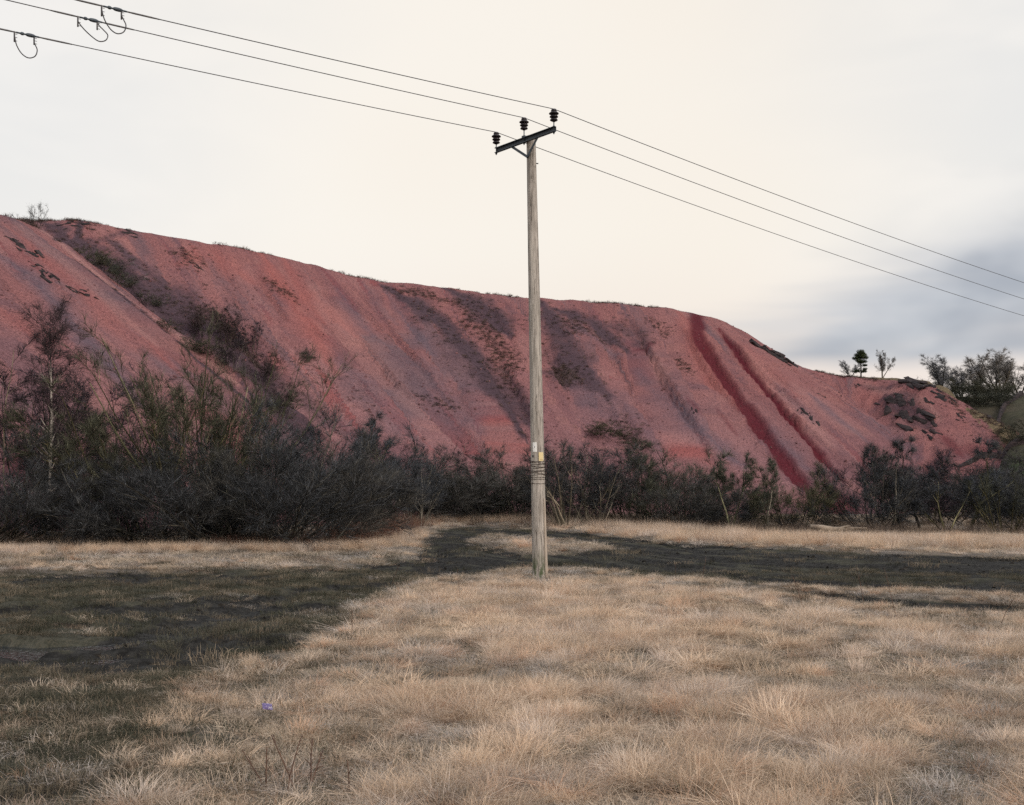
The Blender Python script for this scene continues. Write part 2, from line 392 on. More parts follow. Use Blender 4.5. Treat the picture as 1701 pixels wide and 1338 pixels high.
z = np.where(inside, Nz + 0.085 * sstep(-gx, -51, -47) * Nd - 0.35 * Nd * sstep(gx, 47, 51) - 0.10 * np.clip(Nd - 60, 0, 1e3), Hh).reshape(GX.shape).astype(np.float64)
for _ in range(4):
    zp = np.pad(z, 1, mode='edge'); z = (zp[1:-1, 1:-1] * 4 + zp[:-2, 1:-1] + zp[2:, 1:-1] + zp[1:-1, :-2] + zp[1:-1, 2:]) / 8
along = ss[Hi].reshape(GX.shape); down = Hd.reshape(GX.shape)
outm = (~inside).reshape(GX.shape)
# rills and flutes running down the slope, lumps across it
fl = 2.1 * (fbm(along * 0.16, down * 0.018, 3, 31) - 0.5) + 0.85 * (fbm(along * 0.55, down * 0.04, 3, 41) - 0.5)
lump = 0.85 * (fbm(GX * 0.16, GY * 0.16, 4, 51) - 0.5) + 0.17 * (fbm(GX * 0.9, GY * 0.9, 3, 61) - 0.5)
z += np.where(outm, (fl * np.clip(down / 5, 0, 1) + lump * np.clip(down / 3, 0.25, 1)), lump * 0.35)
rid = np.clip(1 - 2.6 * np.abs(fbm(along * 0.42, down * 0.022, 3, 43) - 0.5), 0, 1) ** 3; rid2 = np.clip(1 - 3.2 * np.abs(fbm(along * 1.1 + 0.25 * fbm(GX * .5, GY * .5, 2, 5), down * 0.05, 2, 47) - 0.5), 0, 1) ** 3
slump = sstep(fbm(GX * 0.22, GY * 0.22, 3, 49), 0.60, 0.66)
z += np.where(outm, np.clip((down - 1.5) / 8, 0, 1) * (-0.75 * rid - 0.40 * rid2) - 0.30 * slump * np.clip(down / 4, 0, 1), 0)
kf = 1.6
zf = np.where(z > 12, z, kf * np.log1p(np.exp(np.clip(z / kf, -30, 30)))) - 0.35                # concave apron at the toe
HZ = zf
def heap_h(x, y):
    fx = np.clip((np.asarray(x, float) - HX[0]) / 0.32, 0, len(HX) - 1.001); fy = np.clip((np.asarray(y, float) - HYY[0]) / 0.32, 0, len(HYY) - 1.001)
    i = fx.astype(int); j = fy.astype(int); u = fx - i; v = fy - j
    return (HZ[j, i] * (1 - u) + HZ[j, i + 1] * u) * (1 - v) + (HZ[j + 1, i] * (1 - u) + HZ[j + 1, i + 1] * u) * v
def hill_h(x, y):
    x = np.asarray(x, float); y = np.asarray(y, float)
    u = (y - 95) + 0.4 * (x - 44) + 3 * (fbm(x * 0.05, y * 0.05, 3, 71) - 0.5)
    zz = np.interp(u, [-60, -16, -6, 0, 8, 15, 34, 53, 64, 90, 200, 400], [-3, -1.2, 0.5, 2.5, 4.6, 6.3, 10.6, 14.1, 14.8, 15.2, 17, 20])
    return zz - 12 * sstep(-x, -42, -26) - 12 * sstep((41.5 + 0.5 * (y - 95)) - x, -1.5, 5) * sstep(-y, -130, -112)
# ---- field
P_ = lambda L: [gp(*a) for a in L]
TRACK = P_([(1900, 927), (1701, 923), (1500, 920), (1300, 911), (1150, 901), (1050, 892), (960, 884), (880, 879), (790, 874), (740, 876), (715, 886),
            (702, 902), (690, 922), (672, 955), (740, 956), (820, 948), (870, 940), (930, 942), (1000, 947), (1100, 958), (1250, 969), (1400, 977), (1550, 983), (1701, 988), (1900, 996)])
ISLE = P_([(800, 889), (880, 892), (960, 899), (1010, 909), (930, 917), (860, 917), (800, 904)])
RUT = P_([(1220, 970), (1280, 976), (1400, 986), (1550, 996), (1701, 1002), (1900, 1010), (1900, 1030), (1701, 1020), (1550, 1012), (1400, 1000), (1280, 985)])
CHURN = P_([(-300, 955), (0, 950), (400, 946), (560, 942), (690, 922), (745, 930), (800, 952), (720, 960), (660, 972), (615, 990), (570, 1022), (535, 1060),
            (430, 1092), (330, 1120), (200, 1125), (0, 1130), (-300, 1130)])
LOWL = P_([(-300, 1100), (200, 1100), (420, 1075), (500, 1095), (430, 1170), (370, 1240), (320, 1338), (290, 1500), (-900, 1500), (-900, 1300)])
RUTS = [(P_([(-200, 1150), (0, 1140), (150, 1120), (330, 1090), (450, 1060)]), 0.2), (P_([(-150, 1010), (40, 1005), (180, 1000)]), 0.2), (P_([(-100, 1095), (100, 1085), (280, 1070), (400, 1045)]), 0.22), (P_([(-200, 958), (0, 953), (200, 950), (400, 950), (560, 945), (690, 930)]), 0.45), (P_([(-200, 1000), (60, 990), (200, 975), (300, 962)]), 0.16),
        (P_([(-250, 1068), (0, 1066), (130, 1066), (220, 1050), (300, 1030), (390, 1005), (470, 985), (560, 975)]), 0.38),
        (P_([(150, 1045), (215, 1030), (260, 1010)]), 0.22), (P_([(310, 1045), (390, 1020), (470, 1000), (480, 1010)]), 0.3),
        (P_([(470, 985), (490, 1015)]), 0.16), (P_([(120, 1035), (230, 1000), (330, 985)]), 0.14), (P_([(720, 935), (740, 905), (800, 908), (860, 919), (920, 926), (1040, 936), (1200, 948)]), 0.35),
        (P_([(1000, 884), (1060, 892), (1200, 915), (1400, 930), (1700, 950)]), 0.3), (P_([(1100, 915), (1300, 935), (1700, 940)]), 0.25),
        (P_([(1050, 925), (1300, 950), (1700, 962)]), 0.3), (P_([(650, 888), (690, 892), (720, 897)]), 0.25)]
PUDDLE = P_([(-260, 1052), (0, 1054), (60, 1058), (100, 1056), (175, 1054), (200, 1058), (140, 1068), (90, 1069), (50, 1077), (0, 1079), (-260, 1090)])

TRC = np.array(P_([(700, 884), (800, 888), (900, 896), (1000, 908), (1100, 922), (1250, 938), (1500, 950), (1900, 960)])); TRC = TRC[np.argsort(TRC[:, 0])]
def field(x, y):
    """mud, green, wet and height of the field at a place"""
    x = np.asarray(x, float); y = np.asarray(y, float)
    wob = 0.5 * (fbm(x * 0.8, y * 0.8, 3, 81) - 0.5); far = np.clip(y / 25, 0.6, 2.2)
    e = lambda poly, soft: sstep(-(poly_sd(x, y, poly) + wob * far), -soft, soft)
    track = e(TRACK, 0.35) * (1 - e(ISLE, 0.4)); rut = e(RUT, 0.25); churn = e(CHURN, 0.7); low = e(LOWL, 1.5)
    bend = sstep(-np.hypot((x + 3.6) / 3.5, (y - 37) / 11), -1.0, -0.4)
    patch = fbm(x * 0.45, y * 0.45, 4, 91)
    pst = 0.45 * patch + 0.55 * fbm(x * 0.22 + 0.3 * y * 0.2, y * 1.15 - 0.12 * x, 4, 92)
    vv = y - np.interp(x, TRC[:, 0], TRC[:, 1]); tstk = fbm(vv * 0.9, x * 0.06, 4, 94, 0.6)
    mud = np.maximum(track * (0.46 + 0.60 * sstep(tstk, 0.36, 0.58)), rut * 0.85)
    mud = np.maximum(mud, churn * (0.16 + 0.84 * sstep(pst, 0.45, 0.57)))
    mud = np.maximum(mud, low * (0.08 + 0.5 * sstep(patch, 0.45, 0.65)))
    groove = np.zeros_like(x)
    for ln, wd in RUTS:
        d, _ = line_d(x + 0.25 * wob, y + 0.5 * wob, ln); groove = np.maximum(groove, np.exp(-(d / wd) ** 2))
    mud = np.maximum(mud, groove * 1.0)
    green = np.maximum(churn * 0.95, np.maximum(track * 0.95, np.maximum(rut, low * 0.85)))
    puddle = sstep(-(poly_sd(x, y, PUDDLE) + 0.15 * wob), -0.10, 0.10)
    wet = np.clip(puddle * 1.0 + 0.5 * groove * churn, 0, 1)
    rough = churn * 0.10 * (fbm(x * 1.6, y * 1.6, 4, 95) - 0.5) * 2 + track * 0.05 * (fbm(x * 1.2, y * 1.2, 3, 96) - 0.5) * 2
    h = 0.09 * (fbm(x * 0.11, y * 0.11, 3, 101) - 0.5) + 0.06 * (fbm(x * 0.7, y * 0.7, 3, 103) - 0.5) - 0.09 * np.maximum(track, rut) - 0.07 * track * sstep(tstk, 0.45, 0.6)  - 0.07 * churn * sstep(pst, 0.46, 0.6) - 0.03 * churn - 0.10 * groove + rough - 0.06 * churn * np.clip(1 - 3 * np.abs(fbm((x + 0.5 * y) * 0.9, (y - 0.6 * x) * 2.4, 2, 97) - 0.5), 0, 1) ** 3
    h = h * (1 - puddle) + puddle * -0.22
    h = h * np.clip((140 - y) / 60, 0, 1)
    bare = np.maximum(np.maximum(track, rut), churn)
    return dict(mud=mud, green=green, wet=wet, z=h, bare=bare, low=low, groove=groove, track=track, churn=churn, puddle=puddle)
def terr(x, y):
    x = np.atleast_1d(np.asarray(x, float)); y = np.atleast_1d(np.asarray(y, float))
    f = field(x, y)['z']; g = np.where((x > HX[0]) & (x < HX[-1]) & (y > HYY[0]) & (y < HYY[-1]), heap_h(x, y), -5)
    return np.maximum(np.maximum(f, g), hill_h(x, y))
def zt(x, y): return float(terr([x], [y])[0])
def at(px, py, y0=20.0, y1=170.0):
    """the place on the terrain seen at that point of the photograph"""
    Y = np.arange(y0, y1, 0.15); X = (px - CX) / F * Y; Z = CAMH + (HY - py) / F * Y
    hit = np.where(np.maximum(heap_h(X, Y), hill_h(X, Y)) >= Z)[0]
    k = hit[0] if len(hit) else len(Y) - 1
    return X[k], Y[k]

def graded(lo, fine0, fine1, hi, step, grow):
    a = list(np.arange(fine0, fine1, step)); s, v = step, a[-1]
    while v < hi: s *= grow; v += s; a.append(v)
    s, v = step, a[0]
    while v > lo: s *= grow; v -= s; a.insert(0, v)
    return np.array(a)
ys = [2.5]
while ys[-1] < 75: ys.append(ys[-1] + max(0.045, 0.0065 * ys[-1]))
while ys[-1] < 900: ys.append(ys[-1] + (ys[-1] - ys[-2]) * 1.15)
s = 0.1; pre = [2.5]
while pre[0] > -300: s *= 1.4; pre.insert(0, pre[0] - s)
ys = np.array(pre[:-1] + ys)
xs = graded(-700, -17, 17, 700, 0.085, 1.06)
X_, Y_ = np.meshgrid(xs, ys); fd = field(X_, Y_)
nr, nc = X_.shape
ii = np.arange(nr - 1)[:, None] * nc + np.arange(nc - 1)[None]
quads = np.stack([ii, ii + 1, ii + nc + 1, ii + nc], -1).reshape(-1, 4)
me = npmesh('ground', np.stack([X_, Y_, fd['z']], -1), quads, None, {k: fd[k] for k in ('mud', 'green', 'wet')})
ground = tag(obj('ground', me, M['ground']), 'straw and mud field crossed by tyre-churned tracks', None, None, 'structure')

# ---- paint the mineral streaks of the slope (colour of the shale itself), traced down the fall lines; gully darkened, spur edge paled for contrast
nv = GX.size
lay = {k: np.zeros(GX.shape) for k in ('red', 'orange', 'blue', 'dark', 'veg', 'pale', 'grassy')}
def stroke(kind, pts, wpx, amt=1.0, ragged=0.5, taper=0.25):
    q = [at(*p) for p in pts]; Ym = np.mean([a[1] for a in q]); wd = wpx / F * Ym
    x0, x1 = min(a[0] for a in q) - 3 * wd - 2, max(a[0] for a in q) + 3 * wd + 2
    y0, y1 = min(a[1] for a in q) - 3 * wd - 2, max(a[1] for a in q) + 3 * wd + 2
    i0, i1 = np.searchsorted(HX, (x0, x1)); j0, j1 = np.searchsorted(HYY, (y0, y1))
    if i1 <= i0 or j1 <= j0: return
    x, y = GX[j0:j1, i0:i1], GY[j0:j1, i0:i1]
    d, t = line_d(x, y, q)
    rg = 1 + ragged * 2 * (fbm(x * 0.55, y * 0.55, 3, len(pts) + int(pts[0][0])) - 0.5)
    prof = np.clip(np.minimum(t, 1 - t) / taper, 0.25, 1) if taper else 1
    if kind == 'red': m = sstep(-d, -wd * 0.60 * rg * prof - 0.3, -wd * 0.40 * rg * prof + 0.15) * amt
    else:
        rg = rg * (1 + 0.9 * (fbm(along[j0:j1, i0:i1] * 0.7, down[j0:j1, i0:i1] * 0.10, 3, 77) - 0.5)); m = np.exp(-(d / (wd * 0.62 * rg * prof + 0.15)) ** 2) * amt
    L = lay[kind]; L[j0:j1, i0:i1] = np.maximum(L[j0:j1, i0:i1], m)
S = stroke
S('red', [(1138, 518), (1160, 560), (1195, 615), (1235, 672), (1275, 728), (1325, 795), (1345, 820)], 25, 0.95, 0.5, 0.12)
S('red', [(1195, 548), (1235, 600), (1275, 650), (1320, 708), (1362, 758), (1400, 800)], 19, 1.0, 0.4, 0.12)
S('red', [(1385, 812), (1400, 850), (1410, 868)], 46, 0.75, 0.5, 0.1)
S('red', [(1560, 720), (1585, 745), (1600, 760)], 12, 0.6); S('red', [(1590, 745), (1650, 752)], 34, 0.35)
for a in ([(1100, 512), (1150, 520)], [(1090, 570), (1050, 585)], [(1140, 660), (1165, 690)], [(1190, 680), (1225, 725)]): S('red', a, 8, 0.5)
for a, wd_, am in (([(1128, 520), (1165, 585), (1225, 672)], 34, 0.6), ([(430, 420), (470, 480), (520, 555), (560, 620)], 34, 0.75), ([(470, 430), (540, 540)], 26, 0.7),
                   ([(300, 440), (350, 420), (420, 470)], 40, 0.55), ([(10, 375), (70, 425), (150, 490), (240, 570), (330, 640)], 34, 0.6), ([(520, 490), (590, 560)], 18, 0.7),
                   ([(210, 420), (260, 480)], 26, 0.4), ([(1210, 560), (1330, 700)], 50, 0.4), ([(1490, 648), (1545, 690)], 16, 0.8), ([(1450, 640), (1440, 670)], 40, 0.3),
                   ([(450, 590), (480, 640)], 14, 0.6), ([(720, 520), (760, 560)], 30, 0.35), ([(1030, 700), (1180, 770)], 40, 0.3), ([(0, 520), (60, 560)], 50, 0.4), ([(640, 490), (700, 545)], 18, 0.5)):
    S('orange', a, wd_, am, 0.7)
for a, wd_, am in (([(1440, 640), (1500, 655), (1560, 700)], 10, 0.8), ([(520, 480), (600, 590), (700, 690)], 60, 0.45), ([(1210, 560), (1300, 660), (1380, 740)], 30, 0.5),
                   ([(1080, 590), (1110, 640)], 14, 0.5), ([(130, 470), (260, 575)], 16, 0.5), ([(870, 560), (880, 620)], 40, 0.4), ([(1320, 640), (1420, 720)], 60, 0.35)):
    S('pale', a, wd_, am, 0.7)
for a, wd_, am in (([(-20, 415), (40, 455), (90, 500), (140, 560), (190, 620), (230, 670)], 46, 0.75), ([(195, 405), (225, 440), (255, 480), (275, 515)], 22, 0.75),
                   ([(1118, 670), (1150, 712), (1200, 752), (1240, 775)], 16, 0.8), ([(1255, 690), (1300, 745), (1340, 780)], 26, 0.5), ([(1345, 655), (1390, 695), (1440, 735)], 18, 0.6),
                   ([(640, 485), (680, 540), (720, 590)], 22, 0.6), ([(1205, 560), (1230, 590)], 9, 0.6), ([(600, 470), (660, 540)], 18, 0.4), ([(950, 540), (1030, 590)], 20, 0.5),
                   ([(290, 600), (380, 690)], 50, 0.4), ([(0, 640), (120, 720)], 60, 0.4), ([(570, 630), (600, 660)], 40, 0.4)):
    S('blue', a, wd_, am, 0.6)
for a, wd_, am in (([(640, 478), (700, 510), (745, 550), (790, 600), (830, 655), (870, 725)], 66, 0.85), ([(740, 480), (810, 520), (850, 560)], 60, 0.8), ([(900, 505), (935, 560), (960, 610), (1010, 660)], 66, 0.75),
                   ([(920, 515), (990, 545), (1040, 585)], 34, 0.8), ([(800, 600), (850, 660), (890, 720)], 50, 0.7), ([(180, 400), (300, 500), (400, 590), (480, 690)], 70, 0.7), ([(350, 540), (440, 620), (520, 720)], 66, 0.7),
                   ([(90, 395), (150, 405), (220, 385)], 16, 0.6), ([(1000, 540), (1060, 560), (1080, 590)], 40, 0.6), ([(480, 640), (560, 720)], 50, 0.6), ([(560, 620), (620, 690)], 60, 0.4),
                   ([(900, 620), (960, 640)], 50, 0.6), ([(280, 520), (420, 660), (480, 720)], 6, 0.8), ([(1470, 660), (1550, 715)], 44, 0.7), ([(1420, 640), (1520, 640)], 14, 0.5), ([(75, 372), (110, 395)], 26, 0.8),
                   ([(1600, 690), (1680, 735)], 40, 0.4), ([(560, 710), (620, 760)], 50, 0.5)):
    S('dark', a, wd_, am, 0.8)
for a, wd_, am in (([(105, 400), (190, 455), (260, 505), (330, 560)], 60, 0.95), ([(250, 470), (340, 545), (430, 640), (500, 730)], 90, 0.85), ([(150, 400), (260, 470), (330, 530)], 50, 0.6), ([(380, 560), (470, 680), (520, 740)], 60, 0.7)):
    S('dark', a, wd_, am, 0.5, 0.1)  # broad dark strokes that set the gully off from the spur
for a, wd_, am in (([(560, 600), (640, 680), (700, 740)], 70, 0.5), ([(700, 600), (800, 720)], 50, 0.45), ([(930, 600), (1040, 700), (1100, 750)], 70, 0.5), ([(1060, 620), (1140, 700), (1200, 760)], 40, 0.45), ([(1420, 680), (1520, 760)], 60, 0.45), ([(560, 480), (620, 560)], 24, 0.5), ([(1170, 700), (1240, 780)], 26, 0.5), ([(1290, 640), (1350, 700)], 20, 0.4)):
    S('blue', a, wd_, am, 0.8)
for a, wd_, am in (([(60, 378), (140, 440), (235, 512), (320, 580), (395, 640)], 15, 1.0), ([(30, 372), (110, 440), (200, 520)], 26, 0.5)):
    S('pale', a, wd_, am, 0.4, 0.05)  # paler strokes along the spur edge, against the darkened gully
S('dark', [(120, 430), (200, 490), (300, 572), (390, 650), (450, 700)], 7, 0.9, 0.2, 0.05)                # worn path along the spur
S('dark', [(90, 400), (130, 392), (200, 378)], 5, 1.0, 0.2, 0.05)
for a, wd_, am in (([(760, 500), (820, 570), (860, 650)], 44, 0.55), ([(920, 618), (960, 632)], 26, 0.85), ([(1000, 705), (1060, 740)], 50, 0.6), ([(690, 655), (760, 680)], 22, 0.45), ([(280, 420), (340, 440)], 22, 0.5),
                   ([(440, 465), (490, 500)], 22, 0.6), ([(930, 530), (1000, 570)], 36, 0.45), ([(330, 510), (430, 610)], 44, 0.7), ([(640, 480), (760, 505)], 16, 0.6), ([(1080, 530), (1110, 560)], 26, 0.4),
                   ([(1130, 600), (1150, 625)], 22, 0.5), ([(1610, 680), (1680, 715)], 26, 0.6), ([(1540, 640), (1600, 690)], 8, 0.7), ([(500, 590), (520, 600)], 14, 0.8), ([(150, 385), (250, 370)], 12, 0.4)):
    S('veg', a, wd_, am, 0.9)
S('grassy', [(1610, 682), (1650, 702), (1690, 728)], 40, 0.75, 0.6, 0.1); S('grassy', [(1655, 735), (1690, 745)], 26, 0.6, 0.6, 0.1)
HZ -= 0.50 * sstep(lay['red'], 0.55, 0.9) * np.clip((down - 2.5) / 5, 0, 1) * np.clip(HZ / 3, 0, 1)
turf = np.maximum(inside.reshape(GX.shape).astype(float) * sstep(Nd.reshape(GX.shape), 0.0, 1.2), lay.pop('grassy'))
nr, nc = GX.shape
ii = np.arange(nr - 1)[:, None] * nc + np.arange(nc - 1)[None]
quads = np.stack([ii, ii + 1, ii + nc + 1, ii + nc], -1).reshape(-1, 4)
keep = (np.maximum.reduceat(HZ.ravel()[quads].ravel(), np.arange(0, quads.size, 4)) > -0.34)
quads = quads[keep]; used = np.unique(quads); remap = np.zeros(GX.size, np.int64); remap[used] = np.arange(len(used)); quads = remap[quads]
pick = lambda a: a.ravel()[used]
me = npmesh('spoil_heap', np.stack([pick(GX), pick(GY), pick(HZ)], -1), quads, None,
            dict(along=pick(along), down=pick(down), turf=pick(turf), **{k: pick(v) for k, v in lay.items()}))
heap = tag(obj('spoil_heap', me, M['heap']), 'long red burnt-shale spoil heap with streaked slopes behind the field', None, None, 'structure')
hx = np.arange(24, 260, 1.0); hy = np.arange(60, 420, 1.2); A_, B_ = np.meshgrid(hx, hy); nr, nc = A_.shape
ii = np.arange(nr - 1)[:, None] * nc + np.arange(nc - 1)[None]
me = npmesh('hillside', np.stack([A_, B_, hill_h(A_, B_) + 0.2 * (fbm(A_ * .4, B_ * .4, 3, 7) - .5)], -1), np.stack([ii, ii + 1, ii + nc + 1, ii + nc], -1).reshape(-1, 4))
tag(obj('hillside', me, M['hill']), 'green pasture hillside rising beyond the right end of the heap', None, None, 'structure')

# small mounds of spoil among the left thickets
def mound(px, Y, top, half, label):
    X = (px - CX) / F * Y; r_ = np.linspace(0, 1, 26); a = np.linspace(0, 2 * np.pi, 72, endpoint=False); rr, aa = np.meshgrid(r_, a, indexing='ij')
    x = X + half * rr * np.cos(aa); y = Y + half * 0.9 * rr * np.sin(aa); h = top * np.clip(1 - rr ** 1.3, 0, 1) * (0.8 + 0.4 * fbm(x * 0.6, y * 0.6, 3, 19)) + 0.35 * (fbm(x * 2, y * 2, 3, 23) - 0.5) - 0.25
    i = np.arange(25)[:, None] * 72; j = np.arange(72)[None]; k = (j + 1) % 72
    n = rr.size; me = npmesh('spoil_mound', np.stack([x, y, h], -1), np.stack([i + j, i + 72 + j, i + 72 + k, i + k], -1).reshape(-1, 4), None, dict(along=rr.ravel() * 9, down=rr.ravel() * 30, turf=np.zeros(n), dark=np.full(n, 0.55), veg=np.full(n, 0.45), red=np.full(n, 0.25), orange=np.zeros(n), blue=np.zeros(n), pale=np.zeros(n)))
    tag(obj('spoil_mound', me, M['heap']), label, None, None, 'structure')
mound(150, 54, 3.6, 4.2, 'small dark red spoil mound among thickets right of the birch'); mound(35, 57, 4.6, 4.5, 'small dark red spoil mound behind thickets left of the birch')

# puddle in the left rut
m, t, b = pbsdf('puddle_water', 0.12, 0.5); b.inputs['Base Color'].default_value = (0.012, 0.014, 0.018, 1)
bump(t, b, t.noise(posn(t), 14.0, 2, 0.5), 0.35, 0.03)
q = np.array(PUDDLE); c = q.mean(0)
px_ = np.arange(q[:, 0].min() - 0.5, q[:, 0].max() + 0.5, 0.2); py_ = np.arange(q[:, 1].min() - 0.5, q[:, 1].max() + 0.5, 0.2)
A_, B_ = np.meshgrid(px_, py_); nr, nc = A_.shape; ii = np.arange(nr - 1)[:, None] * nc + np.arange(nc - 1)[None]
me = npmesh('puddle', np.stack([A_, B_, np.full(A_.shape, -0.155)], -1), np.stack([ii, ii + 1, ii + nc + 1, ii + nc], -1).reshape(-1, 4))
tag(obj('puddle', me, m), 'dark water lying in the muddy rut at left', None, None, 'structure')

# ------------------------------------------------------------------ utility pole
PX, PY = (897 - CX) / F * 23.74, 23.74
PZ = zt(PX, PY); PTOP = 9.50
def axis(zz): return np.array([PX - 0.194 * (zz - PZ) / (PTOP - PZ), PY, zz])
m, t, b = pbsdf('weathered_pole_wood', 0.9, 0.15); p = objc(t)
g = t.noise(t.vscale(p, (9, 9, 0.55)), 3.2, 6, 0.65, 0.4); g2 = t.noise(t.vscale(p, (5, 5, 1.3)), 2.2, 5, 0.7); g3 = t.noise(t.vscale(p, (26, 26, 3)), 2.0, 3, 0.6)
c = t.mix(t.ramp(g, 0.34, 0.66), (0.25, 0.22, 0.19), (0.52, 0.47, 0.415))
c = t.mix(t.ramp(g2, 0.52, 0.70, 0, 0.7), c, (0.29, 0.265, 0.225))
c = t.mix(t.ramp(g3, 0.62, 0.70, 0, 0.85), c, (0.055, 0.048, 0.038))
ck = t.noise(t.vscale(p, (17, 17, 0.32)), 2.0, 2, 0.5, 0.3)
c = t.mix(t.ramp(t.math('ABSOLUTE', t.math('SUBTRACT', ck, 0.5)), 0.020, 0.006, 0, 0.9), c, (0.06, 0.05, 0.04))
sk = t.noise(t.vscale(p, (7, 7, 0.25)), 1.5, 3, 0.6)
c = t.mix(t.ramp(sk, 0.50, 0.68, 0, 0.55), c, (0.60, 0.55, 0.48))
s3 = t.n('ShaderNodeSeparateXYZ'); t.link(p, s3.inputs[0])
alg = t.math('MULTIPLY', t.ramp(s3.outputs[2], 0.75, 0.1), t.ramp(g2, 0.40, 0.58))
c = t.mix(t.math('MULTIPLY', alg, 0.85), c, (0.055, 0.085, 0.030))
t.link(c, b.inputs['Base Color']); bump(t, b, t.math('ADD', g, g3), 0.6, 0.015)
M['pole'] = m
M['steel'] = plain('galvanised_steel', (0.085, 0.105, 0.12), (0.055, 0.066, 0.078), 9, 0.55, 0.4, 0.3)
M['porc'] = plain('brown_porcelain', (0.022, 0.013, 0.014), (0.012, 0.009, 0.010), 5, 0.25, 0.5)
M['wire'] = plain('aluminium_wire', (0.075, 0.072, 0.075), (0.055, 0.055, 0.058), 5, 0.55, 0.4)
M['sleeve'] = plain('grey_sleeve', (0.16, 0.15, 0.145), (0.10, 0.10, 0.10), 20, 0.6, 0.3)
M['rusty'] = plain('rusty_wire', (0.045, 0.036, 0.032), (0.08, 0.055, 0.045), 30, 0.8, 0.3)
M['white_plate'] = plain('white_plate', (0.92, 0.91, 0.87), (0.86, 0.85, 0.80), 8, 0.5)
M['yellow_plate'] = plain('faded_yellow_plate', (0.78, 0.62, 0.30), (0.72, 0.60, 0.36), 8, 0.5)
M['ink'] = plain('dark_print', (0.10, 0.10, 0.10), None, 8, 0.6)
M['pale_wood'] = plain('pale_capping', (0.50, 0.42, 0.34), (0.36, 0.30, 0.24), 4, 0.8, 0.15, 0, 0.4, (6, 6, 0.7))

pole = empty('utility_pole', (PX, PY, PZ), 'weathered wooden power pole with steel crossarm standing in straw-coloured grass', 'pole')
inv = np.array([PX, PY, PZ])
def prad(zz): return np.interp(zz, [PZ - 0.3, PZ + 0.5, PZ + 4, PTOP], [0.172, 0.160, 0.138, 0.100])
zz = np.linspace(PZ - 0.3, PTOP, 90)
th = np.arange(36) * 2 * np.pi / 36
V = []
for k, z0 in enumerate(zz):
    a = axis(z0) - inv
    rr = prad(z0) * (1 + 0.025 * (fbm(th * 2.2 + 3, np.full(36, z0 * 0.35), 3, 5) - 0.5) * 2 + 0.012 * (vnoise(np.cos(th) * 9, np.sin(th) * 9 + z0 * 0.15, 3) - 0.5))
    V.append(np.stack([a[0] + rr * np.cos(th), a[1] + rr * np.sin(th), np.full(36, a[2])], -1))
V = np.array(V); top = V[-1].copy()
V = np.concatenate([V.reshape(-1, 3), top * 0 + (top - top.mean(0)) * 0.85 + top.mean(0) + [0, 0, 0.012], [top.mean(0) + [0, 0, 0.02]]])
n_ = len(zz) + 1; i_ = np.arange(n_ - 1)[:, None] * 36; j_ = np.arange(36)[None]; k_ = (j_ + 1) % 36
Q = np.stack([i_ + j_, i_ + k_, i_ + 36 + k_, i_ + 36 + j_], -1).reshape(-1, 4)
T = np.stack([(n_ - 1) * 36 + np.arange(36), (n_ - 1) * 36 + (np.arange(36) + 1) % 36, np.full(36, n_ * 36)], -1)
obj('post', npmesh('post', V, Q, T), M['pole'], pole)
# timber capping strip down the right of the foot, parted from the pole at its top
ph = math.radians(-40)
pts = []
for z0 in np.linspace(0.0, 1.75, 9):
    r_ = prad(z0 + PZ) + 0.012; a = axis(z0 + PZ) - inv
    pts.append([a[0] + r_ * math.cos(ph), a[1] + r_ * math.sin(ph), z0 - 0.03])
V, Q, T = tube(pts, np.linspace(0.042, 0.020, 9), 8)
obj('cable_capping', npmesh('cable_capping', V, Q, T), M['pale_wood'], pole)
# crossarm
XL, XR = np.array([-.325, 24.19]), np.array([.94, 22.72]); u = (XR - XL) / np.linalg.norm(XR - XL)
un = np.array([u[0], u[1], 0]); nn = np.array([u[1], -u[0], 0]); nn = nn if nn[1] < 0 else -nn     # towards the camera
ZA = 9.47; ac = axis(ZA) + nn * (0.105 + 0.035) + un * (-0.05); AL = 1.94
Rm = np.stack([un, nn, np.array([0, 0, 1.])], 1)
Lc = lambda a, b, c: ac + un * a + nn * b + np.array([0, 0, c]) - inv
parts = [box(Lc(0, -0.022, 0), AL, 0.010, 0.105, Rm), box(Lc(0, 0.010, 0.050), AL + 0.004, 0.062, 0.010, Rm), box(Lc(0, 0.010, -0.050), AL + 0.004, 0.062, 0.010, Rm)]
obj('crossarm', npmesh('crossarm', *join(parts), smooth=False), M['steel'], pole)
ft = axis(9.10) + nn * (prad(9.1) + 0.014) - inv
for sgn, aa in ((-1, -0.40), (1, 0.42)):
    tp = Lc(aa, 0.006, -0.056); dv = tp - ft; ln = np.linalg.norm(dv); dv /= ln
    side_ = np.cross(dv, nn); side_ /= np.linalg.norm(side_); R2 = np.stack([side_, np.cross(side_, dv), dv], 1)
    obj('brace', npmesh('brace', *box((tp + ft) / 2 + nn * 0.004 * sgn, 0.055, 0.008, ln + 0.04, R2), smooth=False), M['steel'], pole)
obj('bolt', npmesh('bolt', *tube([ft - nn * 0.02, ft + nn * 0.03], 0.014, 6)), M['steel'], pole)
s_ = axis(8.98) - inv
obj('bolt', npmesh('bolt', *tube([s_ + [prad(8.98) - .02, 0, 0], s_ + [prad(8.98) + .045, 0, 0]], 0.012, 6)), M['steel'], pole)
